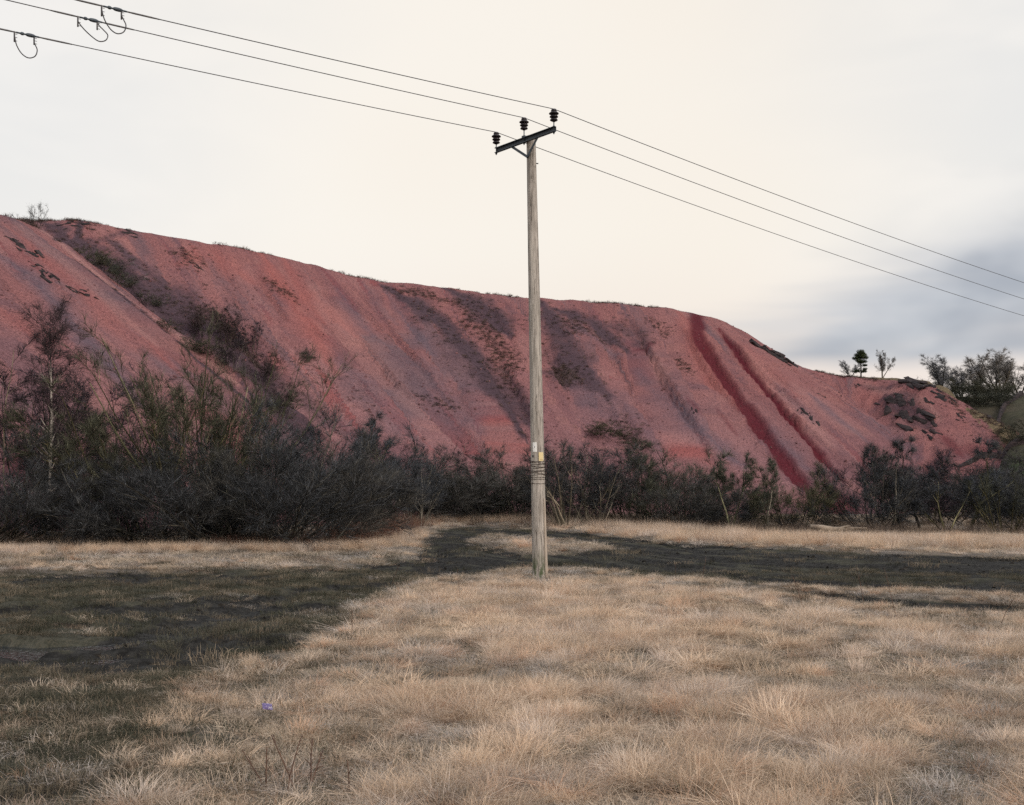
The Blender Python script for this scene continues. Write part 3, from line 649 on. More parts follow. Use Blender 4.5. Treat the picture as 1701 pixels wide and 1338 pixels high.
# raised bracket of the middle insulator
mid = -0.02
obj('pin_bracket', npmesh('pin_bracket', *join([box(Lc(mid, -0.004, 0.075), 0.085, 0.075, 0.04, Rm), box(Lc(mid, -0.04, 0.02), 0.075, 0.022, 0.13, Rm), box(Lc(mid + 0.01, -0.07, 0.09), 0.14, 0.03, 0.03, Rm)]), smooth=False), M['steel'], pole)
TOPS = []
for aa, pl in ((-0.955, 0.145), (mid, 0.225), (0.925, 0.165)):
    base = Lc(aa, 0.0, 0.0); z0 = pl
    ins = obj('insulator', npmesh('insulator', *lathe([(0.0, z0 + 0.255), (0.05, z0 + 0.255), (0.062, z0 + 0.235), (0.062, z0 + 0.215), (0.050, z0 + 0.205), (0.062, z0 + 0.192)], 20, base)), M['porc'], pole)
    for k, rr in ((0, 0.082), (1, 0.090), (2, 0.104)):
        zb = z0 + k * 0.068
        obj('shed', npmesh('shed', *lathe([(0.04, zb + 0.066), (rr * 0.75, zb + 0.056), (rr, zb + 0.034), (rr * 0.99, zb + 0.022), (rr * 0.8, zb + 0.012), (0.035, zb + 0.002), (0.030, zb - 0.006)], 24, base)), M['porc'], ins)
    obj('pin', npmesh('pin', *join([tube([base + [0, 0, -0.10], base + [0, 0, z0 + 0.01]], 0.012, 8), lathe([(0, -.058), (.024, -.058), (.024, -.078), (0, -.078)], 6, base), lathe([(0, .076), (.024, .076), (.024, .056), (0, .056)], 6, base)])), M['steel'], ins)
    TOPS.append(base + inv + [0, 0, z0 + 0.262])
# anti-climbing wire, plates
for k, z0 in enumerate(np.linspace(2.05, 2.53, 13)):
    if k == 1: continue
    a = axis(z0 + PZ) - inv; r_ = prad(z0 + PZ) + 0.006; sl = (rng.random() - 0.5) * 0.05; p0 = rng.random() * 6
    tt = np.linspace(0, 2 * np.pi, 41)
    coil = np.stack([a[0] + r_ * np.cos(tt), a[1] + r_ * np.sin(tt), z0 + sl * np.sin(tt + p0) + 0.003 * np.sin(tt * 9 + p0)], -1)
    pr = [tube(coil, 0.0048, 5, False)]
    for q in rng.random(9) * 2 * np.pi:
        c0 = np.array([a[0] + r_ * math.cos(q), a[1] + r_ * math.sin(q), z0 + sl * math.sin(q + p0)]); o_ = np.array([math.cos(q), math.sin(q), 0]) * .022
        pr.append(tube([c0 + [0, 0, -.016] , c0 + o_], 0.0028, 4, False)); pr.append(tube([c0 + [0, 0, .016], c0 + o_ * .9], 0.0028, 4, False))
    obj('barbed_wire', npmesh('barbed_wire', *join(pr)), M['rusty'], pole)
def plate(name, zc, px, wd, ht, mat_, label=None, bend=True):
    a = axis(zc + PZ) - inv; r_ = prad(zc + PZ) + 0.006
    xo = (px - CX) / F * PY - PX - a[0]; q0 = math.asin(max(-.97, min(.97, xo / r_))); hw = wd / 2 / r_
    tt = np.linspace(q0 - hw, q0 + hw, 9); V = []
    for rr in (r_, r_ + 0.003):
        for z_ in (zc - ht / 2, zc + ht / 2):
            V += [[a[0] + rr * math.sin(x) - 0.02 * (z_ - zc), a[1] - rr * math.cos(x), z_] for x in tt]
    Q = []
    for k in range(8):
        Q += [[18 + k, 18 + k + 1, 27 + k + 1, 27 + k], [k + 1, k, 9 + k, 9 + k + 1], [k, k + 1, 18 + k + 1, 18 + k], [9 + k + 1, 9 + k, 27 + k, 27 + k + 1]]
    Q += [[0, 18, 27, 9], [8, 17, 35, 26]]
    o = obj(name, npmesh(name, V, Q, smooth=False), mat_, pole)
    if label: o['label'] = label
    return o, a, r_, q0
wp, a, r_, q0 = plate('sign_plate', 2.82, 888.0, 0.095, 0.205, M['white_plate'], 'small white number plate nailed to the pole')
pr = []
for dz_, wd_ in ((0.020, .020), (0.002, .024), (-0.016, .018)):
    q = q0; pr.append(box([a[0] + (r_ + .0042) * math.sin(q), a[1] - (r_ + .0042) * math.cos(q), 2.82 + dz_], wd_, 0.0022, 0.006, np.array(Matrix.Rotation(q, 3, 'Z'))))
obj('printed_number', npmesh('printed_number', *join(pr), smooth=False), M['ink'], wp)
yp, a, r_, q0 = plate('sign_plate', 2.615, 898.8, 0.115, 0.19, M['yellow_plate'], 'faded yellow warning plate above the barbed wire')
pr = [box([a[0] + (r_ + .0042) * math.sin(q0), a[1] - (r_ + .0042) * math.cos(q0), 2.615 + dz_], wd_, 0.0022, 0.006, np.array(Matrix.Rotation(q0, 3, 'Z'))) for dz_, wd_ in ((-0.055, .06), (-0.070, .05))]
M['faintink'] = plain('faded_print', (0.45, 0.33, 0.16), None, 8, 0.6)
obj('printed_text', npmesh('printed_text', *join(pr), smooth=False), M['faintink'], yp)
plate('tag_plate', 2.625, 885.3, 0.042, 0.05, M['ink'], 'tiny dark tag under the white plate')

# ------------------------------------------------------------------ the three lines
dl = np.array([-0.757, -0.653]); KS = 0.0008
def t_at(T0, d, px):                      # distance along the span at which the line crosses that image column
    k = (px - CX) / F; return (k * T0[1] - T0[0]) / (d[0] - k * d[1])
INFO = [((825, 215), (45, 58), (1701, 525), 'lowest power line, tied to the left insulator of the pole'),
        ((873, 190), (150, 33), (1701, 497), 'middle power line, tied to the raised centre insulator'),
        ((922, 177), (190, 15), (1701, 470), 'topmost power line, tied to the right insulator of the pole')]
for k, (_, jl, er, lab) in enumerate(INFO):
    T0 = TOPS[k]; span = empty('power_line', tuple(T0), lab, 'cable', 'power lines on the pole')
    fn = {}
    for nm, d, tgt, tmax in (('l', dl, jl, 34), ('r', np.array([0.757, 0.653]), er, 62)):
        ta = t_at(T0, d, tgt[0]); Ya = T0[1] + d[1] * ta; za = CAMH + (HY - tgt[1]) / F * Ya
        s1 = (za - T0[2] - KS * ta * ta) / ta
        fn[nm] = (lambda t_, d=d, s1=s1: np.array([d[0] * t_, d[1] * t_, s1 * t_ + KS * t_ * t_])), ta, tmax
    fl_, tj, tm = fn['l']; fr_, _, tmr = fn['r']
    left = [fl_(x) for x in np.linspace(tm, 0, 40)]; right = [fr_(x) for x in np.linspace(0, tmr, 50)][1:]
    obj('conductor', npmesh('conductor', *tube(np.array(left + right), 0.0078, 6)), M['wire'], span)
    e3 = (fl_(tj + 0.1) - fl_(tj)) / 0.1; e3 = -e3 / np.linalg.norm(e3)          # along the line towards the pole
    dn = np.array([0, 0, -1.]); cj = fl_(tj)
    for a0, a1 in ((-0.62, -0.17), (0.17, 0.72)):
        obj('dead_end_sleeve', npmesh('dead_end_sleeve', *tube([cj + e3 * x for x in np.linspace(a0, a1, 5)], [0.010, 0.014, 0.014, 0.014, 0.010], 7)), M['sleeve'], span)
    pr = []
    for x0, x1, r_ in ((-0.11, -0.04, 0.026), (-0.03, 0.14, 0.030)):
        pr.append(tube([cj + e3 * x for x in np.linspace(x0, x1, 6)], np.array([0.4, 0.9, 1, 1, 0.85, 0.4]) * r_, 10))
    pr.append(tube([cj - e3 * .17, cj + e3 * .19], 0.014, 7))
    obj('strain_insulator', npmesh('strain_insulator', *join(pr)), M['steel'], span)
    sk = (0.0, 0.12, 0.02)[k]
    ctrl = [(-0.20, 0.0), (-0.195, 0.10), (-0.17 + sk * .5, 0.22), (-0.09 + sk, 0.33), (0.02 + sk, 0.375), (0.12 + sk, 0.33), (0.15 + sk, 0.23), (0.12 + sk * .7, 0.15), (0.10 + sk * .3, 0.08), (0.115, 0.0)]
    if k == 1: ctrl = [(a, b * 0.86) for a, b in ctrl]
    cc = np.array(ctrl); tt = np.linspace(0, len(cc) - 1, 46); cs = []
    for x in tt:                                                       # Catmull-Rom through the control points
        i = min(int(x), len(cc) - 2); f = x - i; p0, p1, p2, p3 = cc[max(i - 1, 0)], cc[i], cc[i + 1], cc[min(i + 2, len(cc) - 1)]
        cs.append(0.5 * ((2 * p1) + (-p0 + p2) * f + (2 * p0 - 5 * p1 + 4 * p2 - p3) * f * f + (-p0 + 3 * p1 - 3 * p2 + p3) * f ** 3))
    loop = np.array([cj + e3 * a + dn * b + np.array([e3[1], -e3[0], 0]) * 0.03 * math.sin(b * 8) for a, b in cs])
    obj('jumper_loop', npmesh('jumper_loop', *tube(loop, 0.0092, 7)), M['wire'], span)
    for a, b0, b1 in ((-0.197, -0.01, 0.16), (0.11, -0.01, 0.14)):
        pr = [tube([cj + e3 * a + dn * b0, cj + e3 * a + dn * b1], 0.0125, 8)]
        for bb in np.linspace(0.03, b1 - 0.02, 3): pr.append(tube([cj + e3 * (a - .01) + dn * bb, cj + e3 * (a + .045) + dn * bb], 0.005, 5))
        obj('clamp', npmesh('clamp', *join(pr)), M['sleeve'], span)

# ------------------------------------------------------------------ trees and shrubs
def lvl(r, P, D, L, R0, R1, segs, wander, up):
    n = len(P); pts = np.zeros((n, segs + 1, 3)); pts[:, 0] = P; d = D.copy(); st = (L / segs)[:, None]
    for i in range(segs):
        d = d + r.normal(0, wander, (n, 3)); d[:, 2] += up; d /= np.linalg.norm(d, axis=1)[:, None]
        pts[:, i + 1] = pts[:, i] + d * st
    f = np.linspace(0, 1, segs + 1)[None]
    return pts, R0[:, None] * (1 - f) + R1[:, None] * f
def kids(r, pts, rad, L, k, tr, ang, lf, rf, lcut=0.6):
    n, m, _ = pts.shape; idx = np.repeat(np.arange(n), k); N = len(idx)
    t = tr[0] + (tr[1] - tr[0]) * r.random(N); x = t * (m - 1); i = np.minimum(x.astype(int), m - 2); f = (x - i)[:, None]
    p = pts[idx, i] * (1 - f) + pts[idx, i + 1] * f; d = pts[idx, i + 1] - pts[idx, i]; d /= np.linalg.norm(d, axis=1)[:, None] + 1e-9
    rnd = r.normal(0, 1, (N, 3)); perp = rnd - d * (rnd * d).sum(1)[:, None]; perp /= np.linalg.norm(perp, axis=1)[:, None] + 1e-9
    a = np.radians(ang[0] + (ang[1] - ang[0]) * r.random(N))[:, None]
    D = d * np.cos(a) + perp * np.sin(a)
    Ln = L[idx] * (lf[0] + (lf[1] - lf[0]) * r.random(N)) * (1 - lcut * t); Rn = (rad[idx, i] * (1 - f[:, 0]) + rad[idx, i + 1] * f[:, 0]) * rf
    return p, D, Ln, Rn
def tubes(r, pts, rad, sides):
    n, m, _ = pts.shape
    t = np.gradient(pts, axis=1); t /= np.linalg.norm(t, axis=2)[..., None] + 1e-9
    ref = r.normal(0, 1, (n, 1, 3)); u = np.cross(t, ref); u /= np.linalg.norm(u, axis=2)[..., None] + 1e-9; v = np.cross(t, u)
    a = np.arange(sides) * 2 * np.pi / sides
    ring = pts[:, :, None] + rad[:, :, None, None] * (np.cos(a)[None, None, :, None] * u[:, :, None] + np.sin(a)[None, None, :, None] * v[:, :, None])
    base = (np.arange(n) * m * sides)[:, None, None]; i = (np.arange(m - 1) * sides)[None, :, None]; j = np.arange(sides)[None, None]; k = (j + 1) % sides
    Q = np.stack([base + i + j, base + i + k, base + i + sides + k, base + i + sides + j], -1).reshape(-1, 4)
    return ring.reshape(-1, 3), Q, np.repeat(r.random(n), m * sides)
def spikes(r, P, D, L, R):
    """fine twigs: three-sided spikes bent once would cost double; one straight spike each"""
    n = len(P); rnd = r.normal(0, 1, (n, 3)); u = np.cross(D, rnd); u /= np.linalg.norm(u, axis=1)[:, None] + 1e-9; v = np.cross(D, u)
    a = np.arange(3) * 2 * np.pi / 3
    ring = P[:, None] + R[:, None, None] * (np.cos(a)[None, :, None] * u[:, None] + np.sin(a)[None, :, None] * v[:, None])
    V = np.concatenate([ring, (P + D * L[:, None])[:, None]], 1).reshape(-1, 3); b = np.arange(n)[:, None] * 4
    T = np.stack([np.stack([b[:, 0] + i, b[:, 0] + (i + 1) % 3, b[:, 0] + 3], -1) for i in range(3)], 1).reshape(-1, 3)
    return V, T, np.repeat(r.random(n), 4)
def plant(name, seed, stems, levels, twig, ntrunk=2, leaves=None, sag=0.0):
    """stems: P,D,L,R,segs,wander,up ; levels: list of (k, trange, angle, lenf, radf, segs, wander, up, sides)"""
    r = np.random.default_rng(seed)
    P, D, L, R, segs, wan, up = stems(r)
    D = D / np.linalg.norm(D, axis=1)[:, None]
    pts, rad = lvl(r, P, D, L, R, R * 0.25, segs, wan, up)
    tr, cr = [tubes(r, pts, rad, 6)], []
    for n_, (k, trg, ang, lf, rf, sg, wn, up_, sd) in enumerate(levels):
        p, d, Ln, Rn = kids(r, pts, rad, L, k, trg, ang, lf, rf)
        Rn = np.maximum(Rn, 0.006); L = Ln
        pts, rad = lvl(r, p, d, Ln, Rn, np.maximum(Rn * 0.35, 0.004), sg, wn, up_)
        (tr if n_ < ntrunk - 1 else cr).append(tubes(r, pts, rad, sd))
    k, ang, ln, rr, upt = twig
    p, d, Ln, _ = kids(r, pts, rad, L, k, (0.1, 1.0), ang, (1, 1), 1.0, 0)
    d[:, 2] += upt; d /= np.linalg.norm(d, axis=1)[:, None]
    n = len(p); Ls = r.uniform(ln[0], ln[1], n); sv_, st_, sb_ = spikes(r, p, d, Ls, np.full(n, rr) * r.uniform(0.7, 1.3, n))
    def pack(lst, extra=None):
        V = [a[0] for a in lst]; o = np.cumsum([0] + [len(a) for a in V]); Q = [a[1] + o[i] for i, a in enumerate(lst)]; B = [a[2] for a in lst]; T = None
        if extra: T = extra[1] + o[len(V)]; V.append(extra[0]); B.append(extra[2])
        return np.concatenate(V), (np.concatenate(Q) if Q else None), T, np.concatenate(B)
    Vt, Qt, _, Bt = pack(tr); Vc, Qc, Tc, Bc = pack(cr, (sv_, st_, sb_))
    if leaves:
        nl, size = leaves; q = r.integers(0, n, nl); c = p[q] + d[q] * (Ls[q] * r.random(nl))[:, None]; a = r.normal(0, 1, (nl, 3)); a /= np.linalg.norm(a, axis=1)[:, None]
        b = np.cross(a, r.normal(0, 1, (nl, 3))); b /= np.linalg.norm(b, axis=1)[:, None]; s_ = size * r.uniform(0.6, 1.4, nl)[:, None]
        lv = np.stack([c - a * s_, c + b * s_ * 0.5, c + a * s_, c - b * s_ * 0.5], 1).reshape(-1, 3); lq = np.arange(nl * 4).reshape(-1, 4)
        lme = npmesh(name + '_leaves', lv, lq, None, {'br': np.repeat(r.random(nl), 4)}, False)
    else: lme = None
    return (npmesh(name + '_trunk', Vt, Qt, None, {'br': Bt}), npmesh(name + '_crown', Vc, Qc, Tc, {'br': Bc}), lme, max(Vc[:, 2].max(), Vt[:, 2].max()), np.percentile(np.hypot(Vc[:, 0], Vc[:, 1]), 95))

def clump_stems(n, H, spread, rad, ang, up, wander, segs=6):
    def f(r):
        a = r.random(n) * 2 * np.pi; q = np.sqrt(r.random(n)); P = np.stack([q * spread * np.cos(a), q * spread * np.sin(a), np.full(n, -0.15)], -1)
        t = np.radians(ang[0] + (ang[1] - ang[0]) * q); a = a + r.normal(0, 0.4, n)
        D = np.stack([np.sin(t) * np.cos(a), np.sin(t) * np.sin(a), np.cos(t)], -1)
        return P, D, H * r.uniform(0.7, 1.1, n), rad * r.uniform(0.6, 1.2, n), segs, wander, up
    return f
def single_stem(H, rad, lean=0.05, wander=0.05, segs=9, up=0.03):
    def f(r): return np.array([[0, 0, -0.2]]), np.array([[r.normal(0, lean), r.normal(0, lean), 1.0]]), np.array([H]), np.array([rad]), segs, wander, up
    return f
KIND = {}
# dense rounded thicket, spraying sideways
for k in range(4):
    KIND['thicket%d' % k] = plant('thicket', 100 + k, clump_stems(22, 4.4, 1.1, 0.032, (3, 66), 0.035, 0.10),
        [(8, (0.10, 1), (18, 52), (0.32, 0.58), 0.55, 4, 0.12, 0.03, 4), (7, (0.1, 1), (18, 48), (0.4, 0.7), 0.5, 3, 0.12, 0.02, 3)], (15, (12, 48), (0.25, 0.70), 0.0040, 0.05), 2)
# tall fan of upright willow stems
KIND['willow'] = plant('willow', 201, clump_stems(26, 7.6, 0.9, 0.055, (2, 40), 0.035, 0.05, 8),
        [(9, (0.25, 1), (15, 42), (0.22, 0.42), 0.5, 4, 0.08, 0.05, 4), (6, (0.2, 1), (18, 45), (0.35, 0.6), 0.5, 3, 0.09, 0.03, 3)], (9, (15, 45), (0.25, 0.6), 0.0042, 0.1), 2)
# pale many-stemmed sallows
for k in range(2):
    KIND['sallow%d' % k] = plant('sallow', 220 + k, clump_stems(12, 5.0, 0.8, 0.050, (4, 36), 0.02, 0.07, 7),
        [(8, (0.3, 1), (20, 50), (0.28, 0.5), 0.5, 4, 0.12, 0.04, 4), (8, (0.15, 1), (20, 55), (0.35, 0.6), 0.5, 3, 0.12, 0.02, 3)], (15, (14, 46), (0.25, 0.6), 0.0042, 0.08), 2)
# birch
KIND['birch'] = plant('birch', 240, single_stem(10.0, 0.082, 0.03, 0.03, 14, 0.05),
        [(38, (0.22, 0.99), (28, 52), (0.22, 0.42), 0.45, 6, 0.07, 0.06, 5), (9, (0.2, 1), (20, 50), (0.35, 0.6), 0.5, 4, 0.10, 0.01, 3), (5, (0.2, 1), (20, 50), (0.4, 0.7), 0.6, 3, 0.10, -0.03, 3)],
        (6, (12, 45), (0.25, 0.6), 0.0036, 0.0), 2)
KIND['sapling'] = plant('sapling', 250, clump_stems(15, 6.0, 1.1, 0.032, (2, 20), 0.03, 0.05, 8),
        [(12, (0.2, 1), (25, 50), (0.18, 0.36), 0.45, 4, 0.08, 0.04, 4), (7, (0.2, 1), (20, 50), (0.35, 0.6), 0.5, 3, 0.1, 0.0, 3)], (9, (15, 50), (0.2, 0.5), 0.0046, 0), 2)
# small open trees
for k in range(3):
    KIND['tree%d' % k] = plant('tree', 260 + k, single_stem(4.2, 0.085, 0.10, 0.09, 8, 0.04) if k < 2 else clump_stems(3, 4.4, 0.25, 0.07, (6, 26), 0.03, 0.09, 8),
        [(13 if k < 2 else 7, (0.22, 1), (25, 58), (0.38, 0.68), 0.55, 6, 0.12, 0.06, 5), (8, (0.15, 1), (22, 55), (0.35, 0.6), 0.5, 4, 0.12, 0.03, 4), (6, (0.15, 1), (22, 55), (0.35, 0.6), 0.55, 3, 0.12, 0.01, 3)],
        (8, (12, 45), (0.25, 0.55), 0.0052, 0.05), 2)
# dark bushes that keep leaves (ivy, gorse)
for k in range(2):
    KIND['ivy%d' % k] = plant('ivy', 280 + k, clump_stems(12, 3.6, 0.9, 0.035, (5, 60), 0.03, 0.12),
        [(9, (0.10, 1), (20, 58), (0.35, 0.6), 0.55, 4, 0.13, 0.04, 4), (7, (0.1, 1), (20, 52), (0.4, 0.7), 0.5, 3, 0.13, 0.03, 3)], (18, (15, 52), (0.25, 0.6), 0.0042, 0.06), 2, (1800, 0.030))
# round-headed field tree seen far off
KIND['round'] = plant('round', 290, clump_stems(5, 5.4, 0.3, 0.11, (4, 34), 0.02, 0.06, 7),
        [(9, (0.22, 1), (20, 50), (0.35, 0.6), 0.55, 5, 0.1, 0.03, 4), (8, (0.15, 1), (20, 55), (0.35, 0.6), 0.5, 4, 0.12, 0.01, 3), (5, (0.15, 1), (20, 55), (0.4, 0.6), 0.6, 3, 0.12, 0.0, 3)], (4, (15, 50), (0.25, 0.6), 0.009, 0.02), 2)
KIND['scrub'] = plant('scrub', 300, clump_stems(9, 1.5, 0.35, 0.018, (5, 65), 0.03, 0.15, 4),
        [(7, (0.15, 1), (25, 70), (0.35, 0.6), 0.6, 3, 0.16, 0.0, 3)], (16, (20, 75), (0.15, 0.4), 0.005, 0.0), 2)
KIND['gorse'] = plant('gorse', 310, clump_stems(14, 1.5, 0.5, 0.02, (5, 70), 0.03, 0.15, 4),
        [(8, (0.15, 1), (25, 70), (0.35, 0.6), 0.6, 3, 0.16, 0.0, 3)], (22, (15, 55), (0.2, 0.5), 0.0045, 0.05), 2, (700, 0.03))
NM = dict(thicket='bare_shrub', willow='willow_tree', sallow='bare_shrub', birch='birch_tree', sapling='birch_thicket', tree='bare_tree', ivy='leafy_shrub', round='bare_tree', scrub='scrub_bush', gorse='gorse_bush')
CAT = dict(thicket='shrub', willow='tree', sallow='shrub', birch='tree', sapling='shrub', tree='tree', ivy='shrub', round='tree', scrub='bush', gorse='bush')
BK = dict(thicket=('bark_dark', 'twig'), willow=('bark_green', 'twig_g'), sallow=('bark_pale', 'twig'), birch=('birch', 'twig_p'), sapling=('bark_dark', 'twig_p'), tree=('bark_green', 'twig'),
          ivy=('bark_dark', 'twig_g'), round=('bark_dark', 'twig_b'), scrub=('bark_dark', 'twig'), gorse=('bark_dark', 'twig_g'))
m, t, b = pbsdf('birch_bark', 0.8, 0.2); p = objc(t)
n1 = t.noise(t.vscale(p, (2, 2, 7)), 1.6, 4, 0.6); n2 = t.noise(p, 1.3, 3, 0.5); s3 = t.n('ShaderNodeSeparateXYZ'); t.link(p, s3.inputs[0])
rxy = t.n('ShaderNodeVectorMath', operation='LENGTH'); cm = t.n('ShaderNodeCombineXYZ'); t.link(s3.outputs[0], cm.inputs[0]); t.link(s3.outputs[1], cm.inputs[1]); t.link(cm.outputs[0], rxy.inputs[0])
c = t.mix(t.ramp(n1, 0.50, 0.60), (0.50, 0.44, 0.38), (0.10, 0.08, 0.07))
c = t.mix(t.ramp(s3.outputs[2], 7.0, 8.6), c, (0.07, 0.052, 0.055)); c = t.mix(t.ramp(rxy.outputs['Value'], 0.30, 0.5), c, (0.085, 0.062, 0.064))
t.link(c, b.inputs['Base Color']); M['birch'] = m
for me_key, (tm_, cm_) in BK.items():
    for kk, v in KIND.items():
        if kk.rstrip('0123456789') == me_key:
            v[0].materials.append(M[tm_]); v[1].materials.append(M[cm_])
            if v[2]: v[2].materials.append(M['leaf_d'])
VAR = {}
def put(kind, px, Y, h, label, wfac=1.0, group=None, rz=None, z=None, X=None, twigm=None, barkm=None):
    """a tree of that height with its foot at distance Y in the direction of that image column"""
    Y = Y * 0.95 if group == GL else Y
    tm_, cm_, lm_, H0, _ = KIND[kind]; base = kind.rstrip('0123456789')
    X = (px - CX) / F * Y if X is None else X; z = zt(X, Y) if z is None else z
    h = h * (1.05 if group in (GM, GR) else 0.97 if group == GL else 1.0); s_ = h / H0
    o = empty(NM[base], (X, Y, z - 0.03), label, CAT[base], group, rng.random() * 6.28 if rz is None else rz, (s_ * wfac, s_ * wfac, s_))
    for nm, me_, ov in (('trunk', tm_, barkm), ('crown', cm_, twigm), ('leaves', lm_, None)):
        if me_ is None: continue
        q = bpy.data.objects.new(nm, me_); link(q, o)
        if ov: q.material_slots[0].link = 'OBJECT'; q.material_slots[0].material = M[ov]
    return o
GL, GM, GR, GS, GT = 'trees and shrubs left of the track', 'shrubs at the foot of the heap', 'shrubs right of the pole', 'bushes on the slope of the heap', 'trees on the skyline at right'
# left group
put('thicket0', -50, 40, 4.8, 'dense dark shrub cut by the left frame edge, before the birch', 1.25, GL)
put('thicket1', 70, 41, 2.8, 'low dark thicket in front of the birch foot', 1.35, GL)
put('birch', 80, 46, 10.4, 'slender birch with pale trunk and fine purple twigs', 1.05, GL, rz=1.0)
put('sapling', 12, 49, 9.0, 'purple-twigged thicket of thin stems behind and left of the birch', 1.3, GL)
put('sapling', 158, 50, 8.6, 'purple-twigged thicket of thin stems just right of the birch', 1.35, GL, rz=2.0)
put('thicket2', 195, 41, 3.7, 'low wide dark thicket between the birch and the fan-shaped willow', 1.4, GL)
put('sapling', 250, 49, 5.4, 'thin dark thicket behind, between birch and fan-shaped willow', 1.3, GL, rz=3.3)
put('willow', 352, 44, 9.3, 'large fan-shaped willow with many upright greenish stems', 0.92, GL, rz=0.4)
put('sallow0', 262, 43, 7.2, 'open shrub of slanting greenish stems left of the large willow', 1.1, GL, twigm='twig_g', barkm='bark_green')
put('thicket3', 315, 39.5, 3.9, 'low dense shrub with pale stem before the large willow', 1.35, GL)
put('thicket0', 425, 39.5, 4.9, 'dense rounded shrub in front, right of the large willow', 1.35, GL, rz=2.0)
put('thicket1', 512, 40.5, 4.6, 'rightmost rounded shrub of the left group, beside the red stems', 1.2, GL, rz=4.0)
put('thicket2', 462, 46, 6.6, 'taller dark shrub behind the rounded shrubs right of the willow', 1.15, GL, rz=1.0)
# foot of the heap, left of the pole
put('thicket3', 590, 62, 5.0, 'dark wide shrub where the red reeds end, left of the track bend', 1.5, GM, rz=1)
put('tree2', 650, 74, 6.6, 'tall round-crowned bare tree rising above shrubs left of the pole', 1.15, GM, twigm='twig')
put('thicket0', 640, 67, 4.4, 'dark shrub below the round-crowned bare tree', 1.5, GM, rz=3)
put('sallow1', 692, 60, 4.6, 'shrub with a V of pale stems beyond the track bend', 0.95, GM)
put('thicket1', 735, 72, 4.4, 'bluish-dark shrub between the pale V stems and the green bush', 1.45, GM, rz=2)
put('ivy0', 765, 70, 3.6, 'mossy olive-green bush left of the pole', 1.2, GM, twigm='twig_g')
put('sapling', 720, 77, 5.6, 'thin upright twigs showing over shrubs left of the olive bush', 1.2, GM, rz=1)
put('sapling', 793, 78, 5.4, 'thin upright twigs showing between olive bush and dark bush', 1.0, GM, rz=4)
put('ivy1', 838, 68, 5.2, 'large dark bush immediately left of the pole', 1.4, GM, twigm='twig')
put('thicket2', 880, 70, 4.8, 'dark shrub mostly hidden behind the pole', 1.3, GM, rz=5)
# right of the pole
put('sallow0', 945, 58, 4.9, 'pale-stemmed shrub immediately right of the pole', 1.15, GR, rz=2.5)
put('sallow1', 985, 59, 4.8, 'second pale-stemmed shrub right of the pole', 1.1, GR, rz=1)
put('thicket3', 1050, 62, 4.6, 'rounded blue-black shrub with a gap of light beneath', 1.15, GR, rz=2)
put('ivy0', 1105, 60, 5.0, 'large greenish-black bush with arching branches, middle of right side', 1.15, GR, rz=1.5)
put('thicket0', 1145, 57, 3.7, 'low dark shrub leaning right of the greenish-black bush', 1.1, GR, rz=1)
put('tree2', 1215, 55, 3.9, 'thin open sapling with slanting stems below the broad red streak', 1.0, GR, rz=0.5, twigm='twig_g')
put('thicket1', 1235, 56, 2.4, 'low scrubby shrub under the broad red streak', 1.2, GR, rz=5)
put('tree0', 1278, 51, 3.6, 'small tree with one pale straight trunk before the ivy bush', 0.75, GR, twigm='twig_g', barkm='bark_pale')
put('ivy1', 1325, 53, 3.5, 'broad dark ivy bush left of the red gap', 0.95, GR, rz=4)
put('thicket2', 1452, 52, 4.2, 'dense dark shrub right of the red gap', 0.95, GR, rz=3)
put('sallow1', 1478, 51.5, 3.6, 'leaning pale-stemmed shrub by the fallen log', 0.9, GR, rz=4)
put('tree0', 1497, 52, 4.3, 'thin-trunked bare tree right of the dense dark shrub', 0.95, GR, rz=2, barkm='bark_dark')
put('tree1', 1528, 54, 4.7, 'taller bare tree with dark forking trunk, second from dense shrub', 1.0, GR, rz=1, barkm='bark_dark')
put('tree2', 1572, 50, 3.0, 'low spreading many-stemmed tree between taller bare trees', 1.15, GR, rz=3)
put('tree1', 1612, 51, 4.5, 'bare tree with pale lower trunk near the right edge', 1.05, GR, rz=4.2)
put('thicket3', 1560, 62, 4.6, 'faint purple shrub behind the bare trees at right', 1.3, GR, rz=0.3, twigm='twig_p')
put('thicket0', 1640, 60, 4.4, 'dark shrub behind the pale-trunked tree at right', 1.2, GR, rz=0.9)
put('sallow0', 1672, 49, 3.1, 'yellow-green stemmed shrub at the right frame edge', 0.95, GR, rz=0.9, twigm='twig_g', barkm='bark_green')
put('thicket1', 1712, 50, 3.0, 'dark shrub cut by the right frame edge, near the meadow', 1.2, GR, rz=2)
put('thicket2', 1625, 76, 4.4, 'dark bushy mass at the toe where heap meets meadow', 1.5, GR, rz=2)
put('thicket3', 1655, 82, 3.4, 'dark low bushes on the left edge of the green meadow', 1.5, GR, rz=4)
